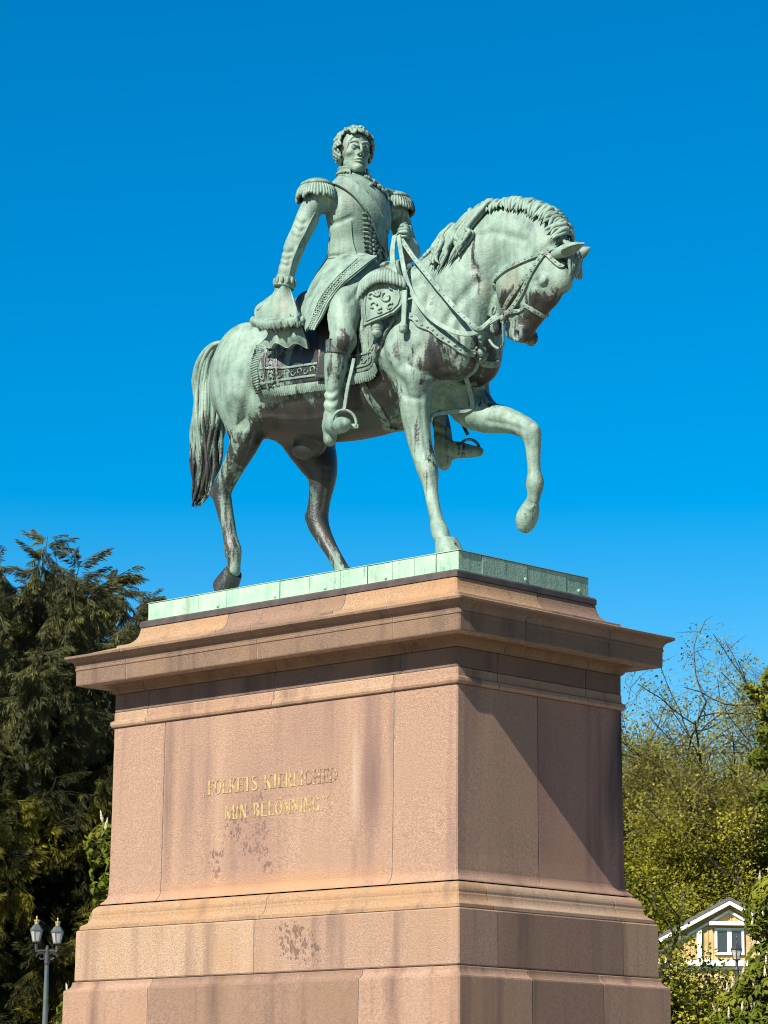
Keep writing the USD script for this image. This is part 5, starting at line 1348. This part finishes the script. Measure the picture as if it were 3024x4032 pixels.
SPRUCE_TOP = leaf_material('spruce_needles_with_cones', (0.042, 0.044, 0.016), (0.28, 0.265, 0.075), 0.25, 1.4)
YOUNG = leaf_material('young_leaves', (0.13, 0.125, 0.010), (0.66, 0.60, 0.065), 0.33, .7)
CHEST = leaf_material('chestnut_leaves', (0.10, 0.12, 0.010), (0.52, 0.50, 0.050), 0.45, 1.0)
BARK = simple('bark', (0.012, 0.010, 0.008), (0.035, 0.028, 0.022), 6.0, 0.9)
BUDS = leaf_material('opening_buds', (0.12, 0.105, 0.030), (0.46, 0.40, 0.10), 0.33, .7)
FLOWER = simple('chestnut_flower', (0.27, 0.225, 0.13), (0.36, 0.31, 0.20), 20.0, 0.7)

def blades(P, D, U, L, W):
    """pointed leaves: from P along D, widened along U; four corners each"""
    L, W = np.broadcast_to(L, (len(P),))[:, None], np.broadcast_to(W, (len(P),))[:, None]
    V = np.stack([P, P + D*L*.5 + U*W/2, P + D*L, P + D*L*.5 - U*W/2], 1).reshape(-1, 3)
    b = np.arange(len(P))[:, None]*4
    return V, np.vstack([b + [0, 1, 2], b + [0, 2, 3]])
from scipy.spatial.transform import Rotation
def scatter(name, parent, protos, pick, P, X, Y, S, material, rg):
    """one part made of many small sprigs: protos are (v, f); sprig i is protos[pick[i]] at P[i], its x axis along X[i], its y axis near Y[i], scaled by S[i]"""
    path = numbered(str(parent.GetPath()) + '/' + name)
    pi = UsdGeom.PointInstancer.Define(stage, path)
    for k, pm in enumerate(protos):
        q = usdkit.mesh(stage, '%s/sprig_%03d' % (path, k) if k else path + '/sprig', pm, material)
        pi.GetPrototypesRel().AddTarget(q.GetPath())
    X = unit(X); Z = unit(np.cross(X, Y)); Y = np.cross(Z, X)
    q = Rotation.from_matrix(np.stack([X, Y, Z], -1)).as_quat()
    pi.CreateProtoIndicesAttr(Vt.IntArray.FromNumpy(np.asarray(pick, np.int32)))
    pi.CreatePositionsAttr(Vt.Vec3fArray.FromNumpy(np.asarray(P, np.float32)))
    pi.CreateScalesAttr(Vt.Vec3fArray.FromNumpy(np.repeat(np.asarray(S, np.float32)[:, None], 3, 1)))
    pi.CreateOrientationsAttr(Vt.QuathArray([Gf.Quath(float(d), float(a), float(b), float(c)) for a, b, c, d in q]))
    return tag(pi.GetPrim(), kind='stuff')
def unit(v): return v/(np.linalg.norm(v, axis=-1, keepdims=True) + 1e-9)

def sprigs_spruce(seed):
    """drooping needle sprays one unit long along +x, hanging towards -z"""
    out = []
    for v in range(4):
        rg = np.random.default_rng(seed + v)
        n = 54
        t = np.linspace(.02, 1, n); sg = np.where(np.arange(n) % 2, 1, -1)
        P = np.stack([t, .05*np.sin(t*4 + v), -.10*t**2 - .05*rg.random(n)], 1)
        D = unit(np.stack([.55 + .4*rg.random(n), sg*(.25 + .75*rg.random(n)), -.25 - .9*rg.random(n)], 1))
        ln = (.30*(1 - .5*t) + .08)*(.7 + .6*rg.random(n))
        U = unit(np.cross(D, rg.standard_normal((n, 3))))
        stem = tube(np.stack([np.linspace(0, 1.0, 5), np.zeros(5), -.10*np.linspace(0, 1, 5)**2], 1), [.018, .014, .012, .010, .004], 3)
        out.append(cat([blades(P, D, U, ln, .042), stem]))
    return out
def sprigs_leaf(seed, n, r, size, twigs=False):
    out = []
    for v in range(4):
        rg = np.random.default_rng(seed + v)
        P = r*unit(rg.standard_normal((n, 3)))*rg.random((n, 1))**.4
        D = unit(rg.standard_normal((n, 3))*[1, 1, .45] + np.array([.4, 0, -.1]))
        U = unit(np.cross(D, .45*rg.standard_normal((n, 3)) + np.array([0, 0, 1.])))
        ln = size*(.6 + .7*rg.random(n))
        m_ = [blades(P, D, U, ln, ln*.72)]
        for k in range(2 if twigs else 0):
            e = unit(rg.standard_normal(3) + np.array([1.2, 0, 0]))*r*1.7
            m_.append(tube(np.array([(0, 0, 0), e*.5 + .05*rg.standard_normal(3), e]), [.016, .011, .004], 3))
        out.append(cat(m_))
    return out
def spruce(at, h, r_low, label, seed, top_spread=.45, cones=.72, dens=25):
    rg = np.random.default_rng(seed)
    t = thing('spruce_tree', label, 'tree', (at[0], at[1], 0))
    limbs = [tube([(0, 0, 0), (0, 0, h*.6), (.1, 0, h*.97)], [.42, .24, .03], 9)]
    P, D, S = [], [], []
    z = 1.2
    while z < h*.985:
        u = z/h
        n = 7 if u < .6 else 5
        for k in range(n):
            az = rg.random()*2*np.pi
            ln = (r_low*(1 - u)**.55 + top_spread)*(.55 + .75*rg.random())
            rise = (.10 + .75*u**3)*ln*(.5 + rg.random())
            d = np.array([math.cos(az), math.sin(az), 0])
            sag = (.22 - .12*u)*ln
            pts = spline([(0, 0, z), d*ln*.45 + [0, 0, z + rise*.4 - sag], d*ln*.8 + [0, 0, z + rise*.75 - sag*.8], d*ln + [0, 0, z + rise]], 7)
            limbs.append(tube(pts, np.linspace(.05*(1.2 - u), .008, len(pts)), 4))
            m_ = int(dens*ln)
            f_ = rg.random(m_)**.75
            q = np.stack([np.interp(f_, np.linspace(0, 1, len(pts)), pts[:, i]) for i in range(3)], 1)
            side = np.cross(d, [0, 0, 1.0])
            sd = rg.choice([-1, 1], m_)[:, None]
            spread = (.30*(1 - f_*.6)*ln*.45*rg.random(m_))[:, None]
            q = q + side*sd*spread
            hang = rg.random(m_)[:, None]
            dr = unit(d*(.25 + .7*rg.random((m_, 1))) + side*sd*(.3 + .6*rg.random((m_, 1))) + np.array([0, 0, 1.])*(np.where(f_[:, None] > .85, .35, -.25 - 1.5*hang*(1 - u*.35))) + .25*rg.standard_normal((m_, 3)))
            P.append(q); D.append(dr); S.append(.30 + .34*rg.random(m_))
        z += (.20 + .12*rg.random())*(1.0 if u < .6 else 1.25)
    P, D, S = np.vstack(P), np.vstack(D), np.concatenate(S)
    part('trunk', cat(limbs), BARK, t)
    Yd = np.cross(np.array([0, 0, 1.0]) + .35*rg.standard_normal(P.shape), D)
    pick = rg.integers(0, 4, len(P))
    for nm, mt, m_ in (('crown', SPRUCE, P[:, 2] < h*cones), ('crown_top', SPRUCE_TOP, P[:, 2] >= h*cones)):
        if m_.any():
            scatter(nm, t, sprigs_spruce(seed), pick[m_], P[m_], D[m_], Yd[m_], S[m_], mt, rg)
    return t

def grow(rg, base, d, ln, r, depth, out, tips, spread=.55, up=.18):
    """a limb and what forks from it; out takes the limb meshes, tips the twig points with directions"""
    n = 5
    pts = [np.array(base, float)]
    dd = np.array(d, float)
    for i in range(n):
        dd = unit(dd + .16*rg.standard_normal(3) + np.array([0, 0, up*.35]))
        pts.append(pts[-1] + dd*ln/n)
    pts = np.array(pts)
    out.append(tube(pts, np.linspace(r, r*.55, n+1), 6 if depth > 2 else 4))
    if depth <= 1:
        for q in pts[1:]:
            tips.append((q, dd))
    if depth == 0:
        return
    k = 4 if depth > 1 else 5
    for j in range(k):
        u = .35 + .65*(j + rg.random())/k
        i = min(n-1, int(u*n)); b = pts[i] + (pts[i+1] - pts[i])*(u*n - i)
        nd = unit(dd + spread*2.0*unit(rg.standard_normal(3)) + np.array([0, 0, up]))
        grow(rg, b, nd, ln*(.62 + .2*rg.random()), r*.52, depth-1, out, tips, spread, up)

def leafy(at, h, label, seed, lm=YOUNG, leaves=2, size=.125, depth=4, trunk_h=.28, spread=.55, thin_top=.6, thin_from=.68, scale_xy=1.0, lean=(0, 0), up=.2, sz=.9, n=15):
    rg = np.random.default_rng(seed)
    t = thing('leafy_tree', label, 'tree', (at[0], at[1], 0))
    out, tips = [], []
    tp = np.array([lean[0]*.3, lean[1]*.3, h*trunk_h])
    out.append(tube([(0, 0, 0), tp*.5 + [.05, 0, 0], tp], [h*.026, h*.020, h*.017], 10))
    for j in range(6):
        a = j*2*np.pi/6 + rg.random()*.6
        e = .75 + .9*rg.random()
        grow(rg, tp*(.80 + .2*rg.random()), unit(np.array([math.cos(a)*scale_xy + lean[0]*.1, math.sin(a)*scale_xy + lean[1]*.1, e])), h*.27, h*.0105, depth-1, out, tips, spread, up)
    grow(rg, tp, np.array([.05, .05, 1.0]), h*.34, h*.012, depth-1, out, tips, spread, up)
    part('trunk', cat(out), BARK, t)
    P = np.array([p for p, _ in tips]); D = np.array([d for _, d in tips])
    P, D = np.repeat(P, leaves, 0), np.repeat(D, leaves, 0)
    zt = P[:, 2].max()
    P = P + sz*unit(rg.standard_normal(P.shape))*rg.random((len(P), 1))**.6
    full = rg.random(len(P)) < np.interp(P[:, 2]/zt, [0, thin_from - .08, thin_from + .08, 1], [1, 1, 1 - thin_top, 1 - thin_top])
    S = .75 + .5*rg.random(len(P))
    pick = rg.integers(0, 4, len(P))
    Xd = unit(D + .5*rg.standard_normal(P.shape)); Xd[:, 2] *= .4
    Yd = np.cross(np.array([0, 0, .8]) + SUN*.9 + .45*rg.standard_normal(P.shape), Xd)
    scatter('crown', t, sprigs_leaf(seed, n, .42, size), pick[full], P[full], Xd[full], Yd[full], S[full], lm, rg)
    e = ~full & (rg.random(len(P)) < .95)
    if e.sum() > 20:
        scatter('crown_top', t, sprigs_leaf(seed + 9, 15, .55, size*.75, True), pick[e], P[e], Xd[e], Yd[e], S[e], BUDS, rg)
    return t

def chestnut(at, h, label, seed, centers, n_leaf=900, n_candle=40, limb=.06):
    """a horse chestnut: drooping palmate leaves and upright cream flower candles spread over the lobes (centre, radius) of its crown"""
    rg = np.random.default_rng(seed)
    t = thing('chestnut_tree', label, 'tree', (at[0], at[1], 0))
    o = np.array([at[0], at[1], 0.])
    cs = [(np.array(c) - o, r) for c, r in centers]
    limbs = [tube([(0, 0, 0), (.1, 0, h*.3), (0, 0, h*.5)], [.28, .2, .14], 9)]
    for c, r in cs:
        pts = spline([(0, 0, h*.35), c*.5 + np.array([0, 0, h*.25]), c], 6)
        limbs.append(tube(pts, np.linspace(limb, .015, len(pts)), 6))
        for j in range(7):
            e = c + r*.85*unit(rg.standard_normal(3))
            limbs.append(tube(spline([c*.9 + pts[6]*.1, (c + e)/2 + .1*rg.standard_normal(3), e], 5), np.linspace(.018, .005, 11), 4))
    part('trunk', cat(limbs), BARK, t)
    w = np.array([r**2 for _, r in cs]); w = w/w.sum()
    P, D, S = [], [], []
    cand = []
    for (c, r), f in zip(cs, w):
        n = int(n_leaf*f) + 4
        u = unit(rg.standard_normal((n, 3)) + np.array([0, 0, .25]))
        p = c + u*r*(.55 + .45*rg.random((n, 1))**.5)*(1 + .25*(meshkit.noise(u*2.2 + c, seed)[:, None] - .5)*2)
        for j in range(6):
            a = (j - 2.5)*.55
            sd = unit(np.cross(u, rg.standard_normal((n, 3))))
            fw_ = unit(np.cross(sd, u))
            d = unit(fw_*np.cos(a) + sd*np.sin(a) + np.array([0, 0, -.75]) + .1*rg.standard_normal((n, 3)))
            P.append(p); D.append(d); S.append(.19*(.7 + .5*rg.random(n))*(1 - .07*abs(j - 2.5)))
        for j in range(int(n_candle*f + .6) if n_candle else 0):
            d = unit(rg.standard_normal(3) + np.array([0, 0, .9]))
            cand.append(c + d*r*(.98 + .06*rg.random()))
    P, D, S = np.vstack(P), np.vstack(D), np.concatenate(S)
    U = unit(np.cross(D, np.array([0, 0, .7]) + SUN*.8 + .35*rg.standard_normal(P.shape)))
    part('crown', blades(P, D, U, S, S*.42), CHEST, t, kind='stuff')
    for c in cand:
        hh = .15 + .06*rg.random()
        v, f = lathe([(.010, -.03), (.024, .0), (.030, hh*.2), (.022, hh*.38), (.025, hh*.45), (.016, hh*.65), (.018, hh*.72), (.003, hh)], 7)
        v = v + .004*rg.standard_normal(v.shape)
        tl = .12*rg.standard_normal(2); v[:, 0] += v[:, 2]*tl[0]; v[:, 1] += v[:, 2]*tl[1]
        part('flower_candle', (v + c, f), FLOWER, t)
    return t

spruce((-28.99,20.63,2.89), 12.1, 3.0, 'tall dark spruce, its top nearest the left edge of the view, behind the two-armed lamp', 11, .8, .74)
spruce((-32.22,24.56,3.01), 12.9, 2.2, 'dark spruce with brown cones, its branches reaching the cornice of the pedestal', 12, .72, .76)
spruce((-39.05,27.27,3.14), 12.6, 3.6, 'dark spruce cut by the left edge of the view, behind its neighbours', 13, .6, .80)
spruce((-40.81,31.43,3.24), 8.6, 3.2, 'low dark spruce filling the gap behind the two tall spruces', 14, .5, 1.1)
leafy((-61.81,85.53,4.62), 22.4, 'tall young-leaved tree with a thin airy top behind the right end of the pedestal', 21, leaves=4, thin_from=.66)
leafy((-67.67,88.58,4.74), 22.8, 'deciduous tree in young leaf close behind the pedestal corner, half hidden by it', 22, leaves=4, thin_from=.70)
leafy((-66.26,97.17,4.91), 25.0, 'deciduous tree in young leaf at the right edge, behind the others', 23, leaves=3, thin_from=.66)
leafy((-59.07,80.07,4.47), 16.0, 'bushy young-leaved tree low behind the gabled house', 24, leaves=4, thin_from=1.2, spread=.7, trunk_h=.15)
leafy((-55.60,80.19,4.44), 15.0, 'bushy young-leaved tree behind the house and the single lamp', 25, leaves=4, thin_from=1.2, spread=.7, trunk_h=.15)
RC = [((-20.89,33.72,5.99), .38), ((-20.65,33.90,6.41), .7), ((-20.84,33.76,5.37), .36), ((-20.40,32.84,4.85), .36), ((-20.90,33.72,4.38), .75), ((-20.76,32.58,4.08), .40), ((-20.92,32.46,4.41), .18), ((-21.18,34.75,5.11), .8), ((-21.01,32.39,3.93), .28), ((-20.03,33.12,3.83), 1.0), ((-20.65,32.66,3.67), .6), ((-20.65,32.66,4.64), .20)]
RC2 = [((-23.17,37.02,10.53), .20), ((-23.00,37.14,11.08), .36), ((-23.27,36.94,9.96), .24), ((-22.92,37.20,11.71), .40), ((-23.14,37.03,9.25), .26), ((-23.31,36.91,11.48), .16), ((-23.43,36.83,11.57), .12), ((-22.95,37.18,10.10), .3)]
chestnut((-21.85,37.95,3.19), 11.0, 'taller horse chestnut without flowers, its fresh branches reaching in at the right edge', 34, RC2, 420, 0, .03)
chestnut((-21.04,34.85,3.12), 8.5, 'flowering horse chestnut at the right edge, in front of the yellow house', 31, RC, 1700, 110)
LC = [((-23.42,17.92,6.64), .42), ((-23.29,18.07,5.93), .36), ((-23.34,18.02,5.31), .40), ((-23.53,17.79,4.95), .30), ((-23.03,18.37,6.20), .9), ((-23.00,18.39,4.70), 1.0), ((-22.98,16.90,3.64), .36), ((-22.83,17.07,3.26), .6), ((-23.16,18.22,3.43), 1.0)]
chestnut((-22.97,18.43,2.78), 6.0, 'small flowering chestnut peeping out from behind the left side of the pedestal', 32, LC, 900, 60)
leafy((-34.98,48.13,3.54), 8.8, 'slender young tree with sparse fresh leaves in front of the yellow house', 36, leaves=2, thin_from=1.2, size=.15, depth=3, trunk_h=.35, spread=.6, sz=.5, n=11)

# ---------------------------------------------------------------- the yellow house
WHITE = simple('white_paint', (0.52, 0.50, 0.45), (0.64, 0.62, 0.57), 3.0, 0.6)
YELLOW = mat('ochre_boards', {'g': ('geometry', {}), 'n': ('noise_texture', {'scale': 3.0, 'detail': 4.0}), 'r': ('rgb_ramp', {'ramp': [(0.3, (0.33, 0.22, 0.085)), (0.7, (0.43, 0.30, 0.125))]}), 'p': ('principled_bsdf', {'roughness': 0.7})},
             [('g.position', 'n.vector'), ('n.fac', 'r.fac'), ('r.color', 'p.base_color')])
SLATE = simple('roof_slate', (0.05, 0.05, 0.05), (0.10, 0.095, 0.09), 5.0, 0.7)
PANE = mat('window_glass', {'f': ('fresnel', {'IOR': 1.5}), 'd': ('principled_bsdf', {'base_color': (0.02, 0.025, 0.03), 'roughness': 0.08}), 'p': ('glossy_bsdf', {'color': (0.9, 0.9, 0.9), 'roughness': 0.05}), 'x': ('mix_closure', {})},
           [('f.fac', 'x.fac'), ('d.BSDF', 'x.closure1'), ('p.BSDF', 'x.closure2')], surface='x.closure')
hb = np.array((-50.25,71.71,4.20))
hx_, hy_ = math.cos(YAW - math.pi/2), math.sin(YAW - math.pi/2)
house = thing('gabled_house', 'yellow wooden house with white trim and low gable, half hidden by the chestnut', 'house', (hb[0], hb[1], 0), math.degrees(YAW - math.pi/2))
# local frame: x to the right, y away from the camera, z up
HW, RD, DP = 3.6, (-50.17,71.77,10.21)[2], 8.0
EV = RD - 1.95
CZ = (-51.06,71.09,7.83)[2]
part('wall', tri(box((-HW, 0, 0), (HW, DP, EV))), YELLOW, house)
part('gable', tri(Manifold.hull_points(np.array([(-HW, 0.0, EV), (HW, 0, EV), (0, 0, RD - .12), (-HW, .2, EV), (HW, .2, EV), (0, .2, RD - .12)], float))), YELLOW, house)
k = 0
for x in np.arange(-HW + .09, HW - .05, .17):             # upright cover boards
    zt = EV + (RD - EV)*(1 - abs(x)/HW) - .25
    part('board', tri(box((x - .022, -.022, 0.3), (x + .022, .004, zt))), YELLOW, house)
for s in (-1, 1):
    pts = np.array([(s*(HW + .35), EV - .18), (0, RD + .02), (0, RD + .14), (s*(HW + .40), EV - .06)], float)
    part('roof', tri(Manifold.hull_points(np.array([(x, y, z) for x, z in pts for y in (-.32, DP + .3)], float))), SLATE, house)
    pts = np.array([(s*(HW + .36), EV - .34), (0, RD - .16), (0, RD - .01), (s*(HW + .36), EV - .19)], float)
    part('bargeboard', tri(Manifold.hull_points(np.array([(x, y, z) for x, z in pts for y in (-.36, -.28)], float))), WHITE, house)
    pts = np.array([(s*HW, EV - .56), (0, RD - .42), (0, RD - .32), (s*HW, EV - .46)], float)
    part('gable_moulding', tri(Manifold.hull_points(np.array([(x, y, z) for x, z in pts for y in (-.10, -.026)], float))), WHITE, house)
part('cornice', tri(box((-HW - .1, -.26, CZ), (HW + .1, -.03, CZ + .21)) + box((-HW - .02, -.14, CZ - .12), (HW + .02, -.028, CZ - .002))), WHITE, house)
for x in (-1.11, 1.11):
    part('pilaster', tri(box((x - .09, -.12, CZ + .215), (x + .09, -.026, CZ + 1.36))), WHITE, house)
for x in (-2.24, 2.24):
    part('corner_board', tri(box((x - .10, -.10, 0.2), (x + .10, -.026, CZ - .125))), WHITE, house)
def window(x, z, w, h, cols, rows_, ped_=True):
    f = part('window', tri(box((x - w/2 - .09, -.10, z - .09), (x + w/2 + .09, -.02, z + h + .09)) - box((x - w/2, -1, z), (x + w/2, 1, z + h))), WHITE, house)
    part('pane', tri(box((x - w/2, -.05, z), (x + w/2, -.03, z + h))), PANE, f)
    for i in range(1, cols):
        xx_ = x - w/2 + w*i/cols
        part('glazing_bar', tri(box((xx_ - .085, -.085, z), (xx_ + .085, -.052, z + h))), WHITE, f)
    for j in range(1, rows_):
        zz_ = z + h*j/rows_
        part('glazing_bar', tri(box((x - w/2, -.080, zz_ - .022), (x + w/2, -.053, zz_ + .022))), WHITE, f)
    if ped_:
        part('window_hood', tri(Manifold.hull_points(np.array([(x + a*(w/2 + .28), y, z + h + .16 + b) for a in (-1, 1) for y in (-.3, -.03) for b in (0, .07)] + [(x, y, z + h + .40) for y in (-.3, -.03)], float))), WHITE, f)
WZ = (-51.08,71.08,6.45)[2]
window(-1.08, WZ - 1.95, .86, 1.95, 2, 4)
window(1.08, WZ - 1.95, .86, 1.95, 2, 4)
window(0, CZ + .5, .9, .80, 2, 1, False)
part('window_hood', tri(box((-.75, -.30, CZ + 1.48), (.75, -.026, CZ + 1.62))), WHITE, house)

# ---------------------------------------------------------------- street lamps
LAMPGREEN = simple('green_grey_iron', (0.040, 0.052, 0.050), (0.065, 0.082, 0.076), 7.0, 0.45)
IRON = simple('black_iron', (0.018, 0.018, 0.020), (0.035, 0.034, 0.034), 7.0, 0.45)
LGLASS = mat('lantern_glass', {'f': ('fresnel', {'IOR': 1.5}), 'd': ('transparent_bsdf', {'color': (0.72, 0.72, 0.70)}), 'p': ('glossy_bsdf', {'color': (0.9, 0.9, 0.9), 'roughness': 0.12}), 'w': ('diffuse_bsdf', {'color': (0.55, 0.53, 0.5)}), 'y': ('mix_closure', {'fac': 0.45}), 'x': ('mix_closure', {})},
             [('f.fac', 'x.fac'), ('d.BSDF', 'y.closure1'), ('w.BSDF', 'y.closure2'), ('y.closure', 'x.closure1'), ('p.BSDF', 'x.closure2')], surface='x.closure')
def lantern(par, c, iron, gold, s=1.0):
    c = np.asarray(c, float)
    L_ = part('lantern', lathe(np.array([(.03, -.03), (.085, -.02), (.09, .0), (.06, .01)])*s, 8, c), iron, par)
    part('glass', lathe(np.array([(.080, .0), (.128, .225)])*s, 6, c), LGLASS, L_)
    part('lantern_roof', lathe(np.array([(.140, .215), (.142, .235), (.085, .320), (.055, .345), (.05, .36)])*s, 6, c), iron, L_)
    part('gold_crown' if gold else 'vent', lathe(np.array([(.042, .36), (.046, .40), (.056, .41), (.060, .445), (.040, .45)] if gold else [(.03, .36), (.022, .40), (.012, .42)])*s, 10, c), GOLD if gold else iron, L_)
    part('finial', lathe(np.array([(.008, .44), (.016, .48), (.018, .50), (.004, .53)])*s, 8, c), GOLD if gold else iron, L_)
    for a in range(6):
        q = a*np.pi/3
        part('glazing_bar', tube(np.array([(.081*math.cos(q), .081*math.sin(q), .0), (.130*math.cos(q), .130*math.sin(q), .225)])*s + c, .008*s, 5), iron, L_)
    part('burner', lathe(np.array([(.020, .02), (.024, .12), (.010, .17)])*s, 8, c), WHITE, L_)
lb = np.array((-17.96,12.00,2.60))
lt_ = np.array((-18.06,11.87,4.41)); lt2 = np.array((-17.87,12.11,4.39)); lm_ = np.array((-17.97,11.99,4.29))
lamp = thing('street_lamp', 'grey-green twin lantern street lamp with gilt crowns, in front of the dark spruces', 'street lamp', (lb[0], lb[1], 0))
part('post', lathe([(.16, 0), (.16, .25), (.10, .35), (.085, .9), (.10, .95), (.08, 1.0), (.075, 1.6), (.065, 2.4), (.072, 2.43), (.072, 2.48), (.052, 2.52), (.044, 2.9), (.030, lm_[2] - .22)], 14), LAMPGREEN, lamp)
part('post_head', lathe([(.034, lm_[2] - .22), (.042, lm_[2] - .20), (.036, lm_[2] - .10), (.030, lm_[2]), (.018, lm_[2] + .06)], 12), IRON, lamp)
for q in (lt_, lt2):
    e = q - [lb[0], lb[1], 0]
    c = np.array([0, 0, lm_[2] - .02]); d_ = (e - c)*[1, 1, 0]; L0 = np.linalg.norm(d_); d_ = d_/L0
    part('arm', tube(spline([c, c + d_*L0*.6, c + d_*L0*.95 + [0, 0, .0], e + [0, 0, -.03]], 6), [.022]*19, 7), IRON, lamp)
    a_ = np.linspace(0, 6.0, 22)
    part('scroll', tube(c + d_*(L0*.5) + [0, 0, -.085] + (.075*(1 - a_/9)*np.cos(a_))[:, None]*d_ + np.stack([0*a_, 0*a_, .075*(1 - a_/9)*np.sin(a_)], 1), .013, 5), IRON, lamp)
    lantern(lamp, e, LAMPGREEN, True, .70)
r0 = np.array((-30.91,46.22,3.46)); rl = np.array((-30.88,46.24,6.21))
lamp2 = thing('street_lamp', 'dark iron street lamp with a single lantern, in front of the yellow house', 'street lamp', (r0[0], r0[1], 0))
part('post', lathe([(.2, 0), (.2, .3), (.12, .4), (.10, 1.1), (.07, 1.3), (.055, rl[2] - .3), (.075, rl[2] - .27), (.04, rl[2] - .2), (.035, rl[2])], 12), IRON, lamp2)
lantern(lamp2, (0, 0, rl[2]), IRON, False, 1.15)
